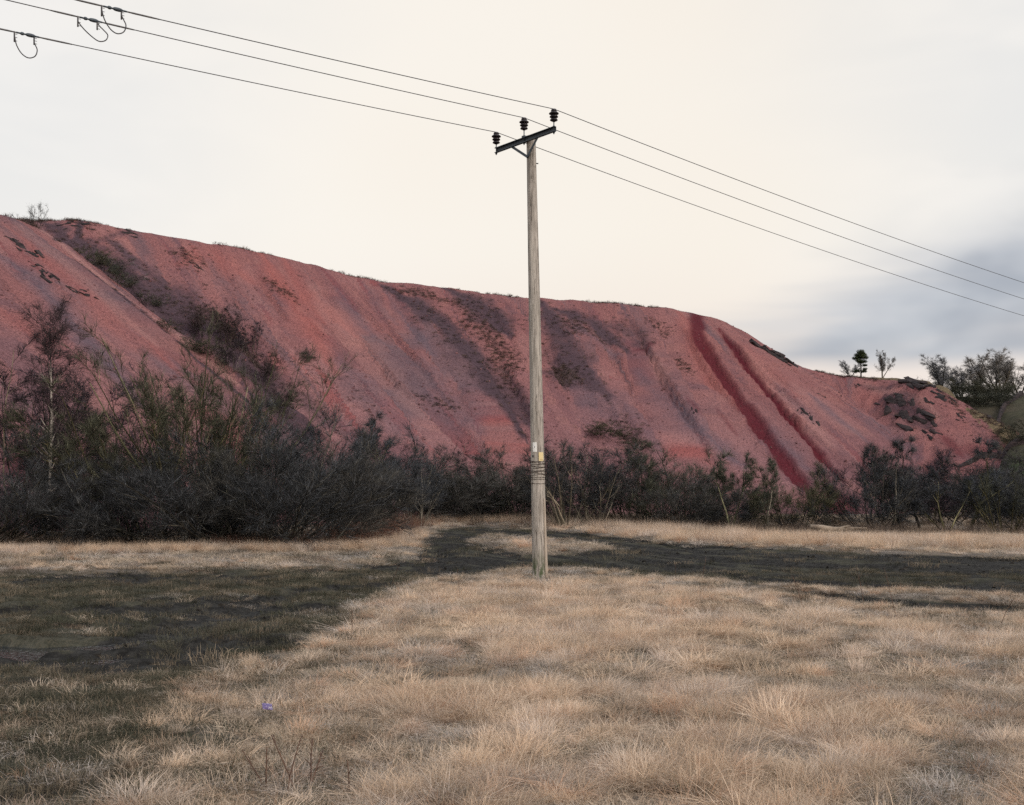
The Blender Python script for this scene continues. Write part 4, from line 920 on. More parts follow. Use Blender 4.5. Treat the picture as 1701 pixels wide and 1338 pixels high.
# slope
SLOPE = [('gorse', 172, 452, 2.6, 'black-green bush high in the gully beside the spur', 1.5), ('gorse', 150, 438, 2.2, 'uppermost black-green bush in the gully', 1.4), ('gorse', 198, 474, 2.2, 'black-green bush at the lower end of the upper gully clump', 1.5),
         ('gorse', 243, 508, 1.9, 'separate dark bush halfway down the gully', 1.6), ('gorse', 276, 548, 1.5, 'small dark bush lower in the gully beside the worn path', 1.2), ('gorse', 312, 580, 1.7, 'dark bush above the large willow, at the gully foot', 1.3), ('gorse', 350, 588, 2.0, 'dark wide bush in the gully just above the willow tips', 1.3),
         ('scrub', 60, 378, 2.6, 'thin pale bush at the top of the gully on the skyline', 0.8), ('scrub', 98, 361, 1.3, 'small round bush alone on the skyline at upper left', 1.5),
         ('scrub', 505, 598, 1.7, 'lone spindly bush on the bare red slope', 0.9), ('gorse', 1005, 724, 2.2, 'dark rounded bush on the slope above shrubs right of the pole', 1.9), ('gorse', 1060, 745, 1.5, 'smaller dark bush below and right of the rounded slope bush', 1.9),
         ('scrub', 360, 408, 0.7, 'tiny pale bush on the crest left of centre', 1.6)]
for kd, px, py, h, lab, wf in SLOPE:
    x, y = at(px, py); put(kd, px, y, h * 0.85, lab, wf, GS, X=x)
for k, (px, py, h) in enumerate([(335, 560, 3.4), (375, 570, 3.8), (415, 590, 3.6), (440, 640, 3.2), (385, 620, 3.2), (465, 690, 3.0)]):
    x, y = at(px, py)
    put('sapling', px, y, h, ['uppermost-left', 'tallest', 'upper-right', 'lower right', 'lower left', 'lowest'][k] + ' of the purple thorn thickets on the dark gully slope', 1.25, 'purple thickets in the gully', X=x)
# skyline at right
def crest_y(px):
    a = (CR[:, 0] / CR[:, 1]) * F + CX; k = np.argmin(np.where(CR[:, 1] > 100, abs(a - px), 1e9)); return CR[k]
def put_sky(kind, px, dback, h, label, wf, **kw):
    c = crest_y(px); Y = c[1] + dback; return put(kind, px, Y, h, label, wf, GT, **kw)
put_sky('round', 1412, 14, 2.5, 'faint small bush left of the pine on the skyline', 1.2)
put_sky('round', 1465, 12, 3.7, 'pale bare tree right of the pine on the skyline', 0.75, twigm='twig_b', barkm='bark_pale')
put_sky('round', 1478, 15, 2.0, 'low bare bush at the foot of the pale skyline tree', 1.2)
for px, Y, h, lab, wf in ((1562, 150, 6.2, 'low bare tree just right of the dark crag on the skyline', 1.3), (1600, 160, 5.8, 'smaller bare tree left of the big round-headed one', 1.1), (1622, 150, 5.8, 'bare tree tucked against the left of the big round-headed one', 0.9),
                          (1662, 150, 7.6, 'big round-headed bare tree on the hilltop at right', 1.15), (1694, 154, 6.8, 'rightmost bare tree on the hilltop, cut by the frame', 1.1)):
    put('round', px, Y, h, lab, wf, GT)
for px, Y, h, lab, wf in ((1590, 142, 2.6, 'dark hedge bush at the left foot of the hilltop trees', 2.0), (1620, 140, 3.0, 'dark hedge bush under the hilltop trees', 1.9), (1648, 141, 2.8, 'dark hedge bush below the big round-headed tree', 1.8), (1632, 132, 2.6, 'dark hedge bush in front of the hedge, left of the field wall', 2.0), (1603, 133, 2.2, 'dark hedge bush at the heap edge below the hilltop trees', 2.0), (1660, 138, 2.4, 'dark hedge bush nearest the field wall', 1.6)):
    put('ivy1', px, Y, h, lab, wf, 'hedge bushes on the hilltop')
put('gorse', 1702, 110, 3.0, 'dark round bush on the pasture at the right frame edge', 1.4, 'hedge bushes on the hilltop')
# pine
def pine():
    c = crest_y(1430); Y = c[1] + 12; X = (1430 - CX) / F * Y; z0 = zt(X, Y); r = np.random.default_rng(8)
    o = empty('pine_tree', (X, Y, z0), 'small dark green pine with a lopsided crown on the skyline', 'tree', GT, 0.0, (1.15, 1.15, 1.12))
    H = 3.3; tr = [tube([[0.0, 0, -0.1], [0.03, 0, 0.9], [-0.02, 0.02, 1.8], [0.03, 0, 2.9]], [0.085, 0.07, 0.055, 0.02], 8)]
    pads = [(-0.42, 0, 0.72, 0.42, 0.12), (0.36, 0.1, 0.70, 0.34, 0.16), (0.42, -.1, 0.95, 0.26, 0.14), (-0.05, 0, 2.95, 0.45, 0.24), (0.25, 0.2, 2.70, 0.42, 0.24), (-0.38, -0.1, 2.55, 0.40, 0.22), (-0.55, 0.1, 2.20, 0.42, 0.20), (0.38, -0.2, 2.25, 0.42, 0.22),
            (-0.15, 0.3, 2.3, 0.45, 0.24), (0.1, -0.35, 2.45, 0.45, 0.24), (-0.30, -0.3, 1.9, 0.42, 0.2), (0.40, 0.2, 1.85, 0.40, 0.18), (0.0, 0.1, 1.75, 0.40, 0.18), (0.45, 0, 1.40, 0.28, 0.12), (-0.10, -.2, 2.75, 0.4, 0.2)]
    for (x, y, zc, *_) in pads: tr.append(tube([[0, 0, zc - 0.25], [x * .6, y * .6, zc - 0.08], [x, y, zc]], [0.03, 0.02, 0.008], 5))
    obj('trunk', npmesh('pine_trunk', *join(tr)), M['bark_dark'], o)
    P = []
    for (x, y, zc, rx, rz) in pads:
        n = int(900 * rx); d = r.normal(0, 1, (n, 3)); d /= np.linalg.norm(d, axis=1)[:, None]; q = r.random(n)[:, None] ** 0.4
        P.append(np.array([x, y, zc]) + d * q * [rx, rx, rz])
    P = np.concatenate(P); D = r.normal(0, 1, P.shape) + [0, 0, 0.5]; D /= np.linalg.norm(D, axis=1)[:, None]
    V, T, B = spikes(r, P, D, r.uniform(0.10, 0.2, len(P)), np.full(len(P), 0.018))
    obj('crown', npmesh('pine_crown', V, None, T, {'br': B}), M['needles'], o)
pine()

# ------------------------------------------------------------------ rocks on the heap
m, t, b = pbsdf('dark_fused_shale', 0.9, 0.2); p = posn(t)
n1 = t.noise(t.vscale(p, (0.6, 0.6, 2.2)), 1.6, 6, 0.65); n2 = t.noise(p, 5, 4, 0.6)
c = t.mix(t.ramp(n1, 0.35, 0.65), (0.018, 0.016, 0.017), (0.058, 0.042, 0.042)); c = t.mix(t.ramp(n2, 0.6, 0.75, 0, 0.6), c, (0.10, 0.052, 0.05))
t.link(c, b.inputs['Base Color']); bump(t, b, t.math('ADD', n1, n2), 0.9, 0.15); M['rock'] = m
def rock_slab(r, L, W, Hh_):
    """an angular block: hull of random points, split along bedding"""
    bm = bmesh.new(); n = 16
    for _ in range(n):
        v = r.uniform(-1, 1, 3); v = np.sign(v) * np.abs(v) ** 0.45
        bm.verts.new((v[0] * L, v[1] * W * r.uniform(0.6, 1), v[2] * Hh_))
    bmesh.ops.convex_hull(bm, input=bm.verts); bmesh.ops.delete(bm, geom=[v for v in bm.verts if not v.link_faces], context='VERTS')
    bmesh.ops.triangulate(bm, faces=bm.faces); bmesh.ops.subdivide_edges(bm, edges=bm.edges, cuts=1)
    bmesh.ops.triangulate(bm, faces=bm.faces)
    for v in bm.verts: v.co += Vector(r.normal(0, 0.06, 3)) * Hh_ * 1.4
    bm.verts.index_update(); V = np.array([v.co[:] for v in bm.verts]); T = np.array([[v.index for v in f.verts] for f in bm.faces]); bm.free()
    return V, None, T
def outcrop(name, pts, size, label, n=6, seed=1, cat='rock', tilt=0.0, lift=0.0):
    r = np.random.default_rng(seed); q = [at(*p) for p in pts]; c = np.mean(q, 0); z0 = zt(*c)
    o = empty(name, (c[0], c[1], z0), label, cat, 'dark rock outcrops on the heap')
    for k in range(n):
        f = (k + 0.5) / n * (len(q) - 1); i = min(int(f), len(q) - 2); g = f - i
        x = q[i][0] * (1 - g) + q[i + 1][0] * g + r.normal(0, size * 0.45); y = q[i][1] * (1 - g) + q[i + 1][1] * g + r.normal(0, size * 0.45)
        s_ = size * 0.8 * r.uniform(0.35, 1.1); V, _, T = rock_slab(r, s_ * 1.15, s_ * 0.42, s_ * 0.22)
        e = 0.4; gxx = (zt(x + e, y) - zt(x - e, y)) / (2 * e); gyy = (zt(x, y + e) - zt(x, y - e)) / (2 * e)
        nrm = Vector((-gxx, -gyy, 1)).normalized(); dv = Vector((q[-1][0] - q[0][0], q[-1][1] - q[0][1], zt(*q[-1]) - zt(*q[0]))); dv = (dv - nrm * dv.dot(nrm)).normalized(); R = Matrix((dv, nrm.cross(dv), nrm)).transposed() @ Matrix.Rotation(r.normal(0, 0.3), 3, 'Z') @ Matrix.Rotation(r.normal(0, 0.2), 3, 'X') @ Matrix.Rotation(r.normal(0, 0.12), 3, 'Y')
        V = V @ np.array(R).T + np.array([x - c[0], y - c[1], zt(x, y) - z0 + lift * s_])
        obj('slab', npmesh('slab', V, None, T, None, False), M['rock'], o)
OUT = [([(1262, 577), (1285, 590), (1318, 608)], 1.1, 'layered black crag jutting from the crest below the summit', 9), ([(1470, 660), (1500, 682), (1535, 705), (1560, 722)], 1.5, 'large dark sheet of fused rock on the lower right slope', 12),
       ([(1332, 678), (1348, 703)], 0.7, 'narrow dark rock rib alone on the pale slope right of the red streaks', 5), ([(1497, 634), (1520, 637), (1548, 645)], 1.25, 'dark crag capping the low end of the crest near the right', 9),
       ([(1552, 650), (1580, 668)], 0.8, 'dark broken ledge falling right from the crest crag', 5), ([(1540, 665), (1545, 668)], 0.5, 'small dark boulder under the crest crag', 2),
       ([(1218, 537), (1226, 541)], 0.45, 'small dark rock on the summit shoulder', 3), ([(18, 398), (40, 412), (62, 425)], 0.75, 'dark ledge near the top of the left spur', 6), ([(62, 448), (100, 470)], 0.6, 'broken dark ledge in the middle of the left spur', 6),
       ([(112, 483), (135, 490), (158, 495)], 0.42, 'thin dark curved ledge low on the left spur', 6), ([(205, 385), (228, 390)], 0.6, 'dark rocks just under the left crest', 4), ([(245, 384), (280, 392)], 0.6, 'dark rim rocks along the left crest', 5),
       ([(100, 378), (150, 376)], 0.6, 'scattered dark rocks under the skyline bush', 5), ([(1420, 642), (1428, 646)], 0.4, 'small dark rock under the grassy crest', 2), ([(1350, 650), (1372, 660)], 0.35, 'line of small dark stones on the pale right slope', 4),
       ([(300, 430), (335, 448)], 0.45, 'dark broken rocks high on the main slope', 4), ([(1150, 680), (1160, 690)], 0.4, 'small dark scar rocks beside the broad red streak', 3), ([(1590, 690), (1605, 700)], 0.5, 'dark rocks in the grassy right shoulder', 3)]
for k, (pts, sz, lab, n) in enumerate(OUT):
    outcrop('rock_outcrop', pts, sz, lab, n * 2, 40 + k, lift=(0.10 if k in (0, 3) else -0.08))

# ------------------------------------------------------------------ scattered stuff: geometry-node instances
def scatter(name, P, rot, scl, idx, sources, label):
    P = np.asarray(P, np.float32)
    me = bpy.data.meshes.new(name); me.vertices.add(len(P)); me.vertices.foreach_set('co', P.ravel())
    for k, v in (('rot', rot), ('scl', scl)):
        a = me.attributes.new(k, 'FLOAT_VECTOR', 'POINT'); a.data.foreach_set('vector', np.asarray(v, np.float32).ravel())
    a = me.attributes.new('idx', 'INT', 'POINT'); a.data.foreach_set('value', np.asarray(idx, np.int32))
    me.update()
    o = link(bpy.data.objects.new(name, me)); tag(o, label, None, None, 'stuff')
    cl = bpy.data.collections.new(name + '_sources')
    for k, s_ in enumerate(sources):
        q = bpy.data.objects.new('%s_piece_%02d' % (name, k), s_); cl.objects.link(q)
    g = bpy.data.node_groups.new(name, 'GeometryNodeTree')
    g.interface.new_socket('Geometry', in_out='INPUT', socket_type='NodeSocketGeometry'); g.interface.new_socket('Geometry', in_out='OUTPUT', socket_type='NodeSocketGeometry')
    N = g.nodes.new; a_in, a_out = N('NodeGroupInput'), N('NodeGroupOutput')
    ci = N('GeometryNodeCollectionInfo'); ci.inputs['Collection'].default_value = cl; ci.inputs['Separate Children'].default_value = True; ci.inputs['Reset Children'].default_value = True
    ip = N('GeometryNodeInstanceOnPoints'); ip.inputs['Pick Instance'].default_value = True
    def na(nm, dt):
        q = N('GeometryNodeInputNamedAttribute'); q.data_type = dt; q.inputs['Name'].default_value = nm; return q.outputs['Attribute']
    er = N('FunctionNodeEulerToRotation'); L = g.links.new
    L(na('rot', 'FLOAT_VECTOR'), er.inputs[0]); L(er.outputs[0], ip.inputs['Rotation']); L(na('scl', 'FLOAT_VECTOR'), ip.inputs['Scale']); L(na('idx', 'INT'), ip.inputs['Instance Index'])
    L(a_in.outputs[0], ip.inputs['Points']); L(ci.outputs[0], ip.inputs['Instance']); L(ip.outputs[0], a_out.inputs[0])
    md = o.modifiers.new('scatter', 'NODES'); md.node_group = g
    return o
def clump(seed, n, rad, hgt, lean, droop, wid, mat_, windx=0.0, segs=3, flat=0.0):
    """a tuft of n blades"""
    r = np.random.default_rng(seed); a = r.random(n) * 2 * np.pi; q = np.sqrt(r.random(n)) * rad
    P = np.stack([q * np.cos(a), q * np.sin(a), np.full(n, -0.02)], -1)
    az = a + r.normal(0, 0.9, n); ln = np.radians(np.clip(r.normal(lean[0], lean[1], n), 0, 88)); Lb = hgt * r.uniform(0.45, 1.1, n)
    d = np.stack([np.sin(ln) * np.cos(az) + windx, np.sin(ln) * np.sin(az), np.cos(ln)], -1); d /= np.linalg.norm(d, axis=1)[:, None]
    sd = np.stack([-np.sin(az), np.cos(az), np.zeros(n)], -1); ro = r.normal(0, 1, (n, 3)) * 0.5; sd = sd + ro; sd /= np.linalg.norm(sd, axis=1)[:, None]
    wv = wid * r.uniform(0.6, 1.4, n); rows = []; p = P.copy(); dr = droop * r.uniform(0.2, 1.6, n)
    for k in range(segs + 1):
        w_ = wv * (1 - (k / segs) ** 1.5 * 0.9)
        rows.append(np.stack([p - sd * w_[:, None] / 2, p + sd * w_[:, None] / 2], 1))
        d = d + r.normal(0, 0.10, (n, 3)); d[:, 2] -= dr / segs; d /= np.linalg.norm(d, axis=1)[:, None]
        p = p + d * (Lb / segs)[:, None]; p[:, 2] = np.maximum(p[:, 2], 0.006 + 0.03 * r.random(n))
    V = np.stack(rows, 1).reshape(-1, 3); b_ = np.arange(n)[:, None] * (segs + 1) * 2; k = np.arange(segs)[None] * 2
    Q = np.stack([b_ + k, b_ + k + 1, b_ + k + 3, b_ + k + 2], -1).reshape(-1, 4)
    me = npmesh('tuft', V, Q, None, {'br': np.repeat(r.random(n), (segs + 1) * 2), 'tip': np.tile(np.repeat(np.linspace(0, 1, segs + 1), 2), n)})
    me.materials.append(M[mat_]); return me
def wedge(n, y0, y1, k=0.62, r=rng):
    """n random places in the part of the field that can be seen (and a little beside it)"""
    y = np.sqrt(r.random(n) * (y1 ** 2 - y0 ** 2) + y0 ** 2); return (r.random(n) * 2 - 1) * k * y, y
def rots(n, tilt=0.1): return np.stack([rng.normal(0, tilt, n), rng.normal(0, tilt, n), rng.random(n) * 6.283], -1)

mats = [clump(400 + k, 170, 0.22, 0.135, (58, 22), 0.8, 0.0029, 'mat') for k in range(6)]
tus = [clump(420 + k, 260, 0.085 + 0.012 * k, 0.25, (24 + 3 * k, 16), 0.9 + 0.12 * k, 0.0028, 'straw', 0.12) for k in range(6)]
flop = [clump(440 + k, 260, 0.10, 0.30, (46, 18), 1.7, 0.0028, 'straw', 0.35) for k in range(4)]
grn = [clump(460 + k, 90, 0.20, 0.085, (40, 22), 0.5, 0.0042, 'green') for k in range(4)]
# matted thatch
P, S_, I_ = [], [], []
for n, y0, y1, sc in ((5000, 3.0, 11, 1.0), (12000, 11, 27, 1.2), (7500, 27, 48, 1.9), (5000, 48, 84, 3.0)):
    x, y = wedge(n, y0, y1); f = field(x, y); cover = (1 - f['bare']) * (1 - f['low'] * (0.94 - 0.22 * sstep(fbm(x * 1.2, y * 1.2, 3, 111), 0.42, 0.62) - 0.12 * sstep(-y, -11, -7)))
    cover = np.maximum(cover, 0.13 * f['churn'] * (fbm(x * 0.5, y * 0.5, 3, 112) > 0.55) * (1 - f['groove'])) * (field(x, y + 0.6)['puddle'] < 0.05) * (field(x, y + 0.2)['puddle'] < 0.05) * (f['puddle'] < 0.05)
    cover = cover * (0.10 + 0.90 * sstep(fbm(x * 2.3, y * 2.3, 3, 115), 0.40, 0.53))
    ok = (rng.random(n) < cover) & (heap_h(x, y) < 0.1) & (np.hypot(x - PX, y - PY) > 0.14); x, y = x[ok], y[ok]; s_ = sc * rng.uniform(0.7, 1.25, len(x))
    P.append(np.stack([x, y, terr(x, y)], -1)); S_.append(np.stack([s_, s_, s_ * (0.55 + 0.55 * fbm(x * 0.6, y * 0.6, 2, 113)) * np.clip(14 / y, 0.35, 1) ** 0.5], -1))
P = np.concatenate(P); S_ = np.concatenate(S_)
scatter('matted_grass', P, rots(len(P)), S_, rng.integers(0, 6, len(P)), mats, 'flattened straw-coloured grass matted over the field')
# standing tussocks, thicker to the right
P, S_, R_, I_ = [], [], [], []
for n, y0, y1, sc, dens in ((7500, 3.0, 11, 1.0, 1), (18000, 11, 24, 1.1, 1), (4600, 24, 48, 1.35, 1), (2000, 48, 84, 1.9, 1)):
    x, y = wedge(n, y0, y1); f = field(x, y)
    nse = fbm(x * 0.55, y * 0.55, 4, 121); right = sstep(x / y, -0.25, 0.22)
    nse = 0.4 * nse + 0.6 * fbm(x * 2.6, y * 2.6, 3, 123); cov = 1.1 * sstep(nse, 0.53 - 0.05 * right, 0.58 - 0.05 * right) * (0.6 + 0.4 * right) + 0.07
    edge = -1.2 * np.exp(-(np.hypot(x - PX, (y - PY + 0.5) * 0.8) / 0.75) ** 2)
    cov = (cov + edge) * (1 - sstep(f['bare'], 0.1, 0.6)) * (1 - 0.985 * f['low'])
    ok = (rng.random(n) < cov) & (heap_h(x, y) < 0.1) & (np.hypot(x - PX, y - PY) > 0.16); x, y, nse = x[ok], y[ok], nse[ok]; m_ = len(x)
    near_bare = np.maximum(field(x, y + 1.5)['bare'], field(x, y + 4)['bare']) * (y > 12); s_ = sc * rng.uniform(0.5, 1.1, m_) * (0.65 + 0.6 * nse) * (1 - 0.5 * near_bare) * np.where(rng.random(m_) < 0.14, 1.45, 1.0); fl2 = rng.random(m_) < np.where(x < -0.5, 0.55, 0.35)
    P.append(np.stack([x, y, terr(x, y)], -1)); S_.append(np.stack([s_ * rng.uniform(0.9, 1.3, m_), s_ * rng.uniform(0.9, 1.3, m_), s_ * rng.uniform(0.55, 0.95, m_)], -1))
    I_.append(np.where(fl2, rng.integers(6, 10, m_), rng.integers(0, 6, m_)))
P = np.concatenate(P); S_ = np.concatenate(S_); I_ = np.concatenate(I_); n = len(P)
rt = np.stack([rng.normal(0, 0.12, n), rng.normal(0, 0.12, n), np.where(rng.random(n) < 0.6, rng.normal(0.3, 0.7, n), rng.random(n) * 6.28)], -1)
scatter('dry_tussock_grass', P, rt, S_, I_, tus + flop, 'tall dry straw-coloured tussock grass over the foreground')
# short grass of the churned ground
P, S_ = [], []
for n, y0, y1, sc in ((5200, 3.0, 12, 1.0), (9000, 12, 28, 1.3), (6000, 28, 64, 2.0)):
    x, y = wedge(n, y0, y1); f = field(x, y); cov = np.clip(np.maximum(f['churn'], np.maximum(f['low'], f['track'] * 0.35)), 0, 1) * (1 - 0.9 * sstep(f['mud'], 0.45, 0.8)) * (1 - f['puddle']) + 0.05 + 0.30 * sstep(fbm(x * 2.3, y * 2.3, 3, 115), 0.44, 0.30)
    ok = (rng.random(n) < cov) & (heap_h(x, y) < 0.1) & (field(x, y + 0.5)['puddle'] < 0.1) & (field(x, y - 0.2)['puddle'] < 0.1); x, y = x[ok], y[ok]; s_ = sc * rng.uniform(0.6, 1.2, len(x)); P.append(np.stack([x, y, terr(x, y)], -1)); S_.append(np.stack([s_, s_, s_ * rng.uniform(0.6, 1.2, len(x))], -1))
P = np.concatenate(P); S_ = np.concatenate(S_)
scatter('short_green_grass', P, rots(len(P)), S_, rng.integers(0, 4, len(P)), grn, 'short trampled green grass among the mud')
# red-brown stems along the left shrubs and by the pole; brown weeds under the shrubs
rush = [clump(480 + k, 46, 0.26, 0.78, (8, 6), 0.12, 0.007, 'rush') for k in range(3)]
weed = [clump(490 + k, 80, 0.34, 0.70, (28, 15), 0.5, 0.008, 'brownweed') for k in range(3)]
P, S_ = [], []
def along_px(n, pts, wid, sc):
    q = np.array(P_(pts)); t_ = rng.random(n) * (len(q) - 1); i = np.minimum(t_.astype(int), len(q) - 2); f = (t_ - i)[:, None]; c = q[i] * (1 - f) + q[i + 1] * f + rng.normal(0, wid, (n, 2))
    fb = field(c[:, 0], c[:, 1])['bare']; c = c[(fb < 0.4) & (heap_h(c[:, 0], c[:, 1]) < 0.3)]; s_ = sc * rng.uniform(0.6, 1.2, len(c))
    return np.stack([c[:, 0], c[:, 1], terr(c[:, 0], c[:, 1])], -1), np.stack([s_, s_, s_], -1)
for n, pts, wid, sc in ((90, [(340, 909), (450, 909), (580, 908)], 0.35, 0.62), (200, [(585, 905), (600, 892), (640, 882), (690, 872)], 1.1, 1.05), (60, [(836, 923), (870, 924), (884, 927)], 0.35, 0.5), (40, [(915, 928), (980, 935)], 0.4, 0.4)):
    a, s_ = along_px(n, pts, wid, sc); P.append(a); S_.append(s_)
P = np.concatenate(P); S_ = np.concatenate(S_)
scatter('red_brown_stems', P, rots(len(P), 0.06), S_, rng.integers(0, 3, len(P)), rush, 'red-brown dead stems fringing the shrubs and the track')
P, S_ = [], []
for n, pts, wid, sc in ((330, [(-80, 906), (120, 906), (330, 907), (560, 905)], 0.7, 0.6), (420, [(640, 866), (760, 864), (880, 864), (1000, 868), (1100, 874)], 3.5, 1.3), (420, [(1060, 872), (1200, 878), (1350, 884), (1500, 886), (1760, 888)], 1.6, 0.85),
                        (150, [(1000, 876), (1150, 888), (1300, 894)], 0.9, 0.8), (160, [(1100, 868), (1300, 870), (1700, 874)], 2.5, 1.2), (120, [(-60, 896), (250, 893), (520, 892)], 1.2, 1.1)):
    a, s_ = along_px(n, pts, wid, sc); P.append(a); S_.append(s_)
P = np.concatenate(P); S_ = np.concatenate(S_)
scatter('brown_undergrowth', P, rots(len(P), 0.1), S_, rng.integers(0, 3, len(P)), weed, 'brown dead weeds growing under the shrubs')
# tall pale grass of the verges
P, S_ = [], []
for n, pts, wid, sc in ((900, [(-80, 918), (150, 918), (350, 916), (560, 914), (640, 905), (690, 885)], 0.55, 0.62), (500, [(690, 869), (800, 867), (900, 869), (1000, 874), (1080, 882)], 1.2, 1.0), (1300, [(1060, 884), (1200, 895), (1350, 903), (1500, 905), (1780, 908)], 1.3, 0.9)):
    a, s_ = along_px(n, pts, wid, sc); P.append(a); S_.append(s_)
P = np.concatenate(P); S_ = np.concatenate(S_)
tall = [clump(500 + k, 120, 0.30, 0.55, (24, 13), 0.5, 0.006, 'straw', 0.1) for k in range(3)]
scatter('verge_grass', P, rots(len(P), 0.1), S_, rng.integers(0, 3, len(P)), tall, 'pale tall grass along the far verges of the tracks')
# heath tufts on the slope and along its crest
hth = [clump(520 + k, 60, 0.35, 0.45, (38, 20), 0.5, 0.028, 'heath', 0, 2) for k in range(3)]
vegm = np.maximum(lay['veg'], 0.18 * lay['dark']) * outm
pr_ = vegm.ravel() ** 1.2 + 0.0001 * outm.ravel() * (HZ.ravel() > 1.5); sel = rng.choice(GX.size, 4200, p=pr_ / pr_.sum())
x, y = gx[sel] + rng.normal(0, .15, 4200), gy[sel] + rng.normal(0, .15, 4200); s1 = rng.uniform(0.15, 0.60, 4200)
kc = rng.integers(60, len(CR) - 20, 2600); x2 = CR[kc, 0] + rng.normal(0, 0.5, 2600); y2 = CR[kc, 1] + np.abs(rng.normal(0, 0.9, 2600)); s2 = rng.uniform(0.25, 0.62, 2600) * (0.3 + 1.4 * (fbm(ss[kc] * 0.25, ss[kc] * 0, 2, 131) > 0.5) * rng.random(2600))
x, y, s1 = np.r_[x, x2], np.r_[y, y2], np.r_[s1, s2]
scatter('heath_tufts', np.stack([x, y, heap_h(x, y)], -1), rots(len(x), 0.2), np.stack([s1, s1, s1], -1), rng.integers(0, 3, len(x)), hth, 'dark heather and grass tufts on the heap slope and crest')
# loose stones of the slope
M['stone'] = m_bark('loose_shale', (0.20, 0.098, 0.106), (0.30, 0.145, 0.145), 1.2, 0.3, 0.0)
def pebble(seed):
    r = np.random.default_rng(seed); bm = bmesh.new(); bmesh.ops.create_icosphere(bm, subdivisions=1, radius=1.0)
    V = np.array([v.co[:] for v in bm.verts]) * r.uniform(0.65, 1.3, (len(bm.verts), 1)) * r.uniform(0.5, 1.2, 3); T = np.array([[v.index for v in f.verts] for f in bm.faces]); bm.free()
    me = npmesh('stone', V, None, T, {'br': np.full(len(V), r.random() * 0.8)}, False); me.materials.append(M['stone']); return me
pr_ = (outm & (HZ > 0.3)).ravel() * (0.15 + fbm(along * 0.3, down * 0.06, 4, 141).ravel() ** 3 * 4); NS = 9000; sel = rng.choice(GX.size, NS, p=pr_ / pr_.sum())
x, y = gx[sel] + rng.uniform(-.16, .16, NS), gy[sel] + rng.uniform(-.16, .16, NS); s1 = 0.02 + 0.025 * rng.exponential(1.0, NS); s1 = np.minimum(s1, 0.16)
scatter('loose_stones', np.stack([x, y, heap_h(x, y) + s1 * 0.2], -1), rng.random((NS, 3)) * 6.28, np.stack([s1, s1, s1], -1), rng.integers(0, 6, NS), [pebble(600 + k) for k in range(6)], 'loose red shale stones strewn over the heap slope')
# clods of the churned ground and cinders by the pole
M['clod'] = m_bark('mud_clods', (0.016, 0.014, 0.012), (0.045, 0.040, 0.034), 3, 0.6, 0.0)
cl = []
for k in range(4):
    q = pebble(640 + k); q.materials.clear(); q.materials.append(M['clod']); cl.append(q)
x, y = wedge(16000, 6, 40); f = field(x, y); ok = rng.random(16000) < sstep(f['mud'], 0.45, 0.9) * 0.5 * (1 - f['puddle']); x, y = x[ok], y[ok]; s1 = 0.012 + rng.exponential(0.018, len(x)); s1 = np.minimum(s1, 0.09)
scatter('mud_clods', np.stack([x, y, terr(x, y)], -1), rng.random((len(x), 3)) * 6.28, np.stack([s1, s1, s1 * .7], -1), rng.integers(0, 4, len(x)), cl, 'dark clods of mud thrown up along the ruts')

# ------------------------------------------------------------------ small things
# field walls on the hillside
def ribbon_wall(pts, w0, h0, label, matn):
    q = np.array(pts, float); sg = np.r_[0, np.cumsum(np.linalg.norm(np.diff(q, axis=0), axis=1))]; t_ = np.arange(0, sg[-1], 0.5); c = np.stack([np.interp(t_, sg, q[:, 0]), np.interp(t_, sg, q[:, 1])], -1)
    tn = np.gradient(c, axis=0); tn /= np.linalg.norm(tn, axis=1)[:, None]; sd = np.stack([-tn[:, 1], tn[:, 0]], -1); zz_ = terr(c[:, 0], c[:, 1]); hh = h0 * (0.8 + 0.45 * fbm(t_ * 0.7, t_ * 0, 3, 7)) * np.clip(np.minimum(t_, t_[-1] - t_) / 1.5, 0.05, 1)
    rows = []
    for o_, k in ((-.5, -0.4), (-.5, 0.75), (-.25, 1), (.25, 1.02), (.5, 0.7), (.5, -0.4)):
        jit = 0.15 * (vnoise(t_ * 1.7, t_ * 0 + k * 5, 3) - 0.5)
        rows.append(np.stack([c[:, 0] + sd[:, 0] * (o_ * w0 + jit), c[:, 1] + sd[:, 1] * (o_ * w0 + jit), zz_ + hh * k + jit], -1))
    V = np.stack(rows, 1); n = len(t_); V = V.reshape(-1, 3); i = np.arange(n - 1)[:, None] * 6; j = np.arange(5)[None]
    Q = np.stack([i + j, i + j + 1, i + 6 + j + 1, i + 6 + j], -1).reshape(-1, 4); T = [[0, 1, 2], [0, 2, 3], [0, 3, 4], [0, 4, 5]]; e = (n - 1) * 6; T += [[e, e + 2, e + 1], [e, e + 3, e + 2], [e, e + 4, e + 3], [e, e + 5, e + 4]]
    o = obj('field_wall', npmesh('field_wall', V, Q, T), M[matn]); return tag(o, label, 'wall', 'field walls on the hillside')
hp = lambda px, Y: ((px - CX) / F * Y, Y)
ribbon_wall([at(1641, 694, 100, 200), at(1670, 675, 100, 200), at(1694, 659, 100, 200), at(1712, 650, 100, 200)], 0.4, 0.55, 'dark field wall climbing the hillside below the hilltop trees', 'rock')
ribbon_wall([at(1592, 776, 60, 160), at(1640, 760, 60, 160), at(1701, 738, 60, 160), at(1740, 722, 60, 160)], 0.4, 0.5, 'dark wall at the foot of the slope above the green meadow', 'rock')
ribbon_wall([at(1690, 656, 100, 200), at(1720, 655, 100, 200)], 0.5, 0.9, 'short dark wall end at the right frame edge under the hilltop tree', 'rock')
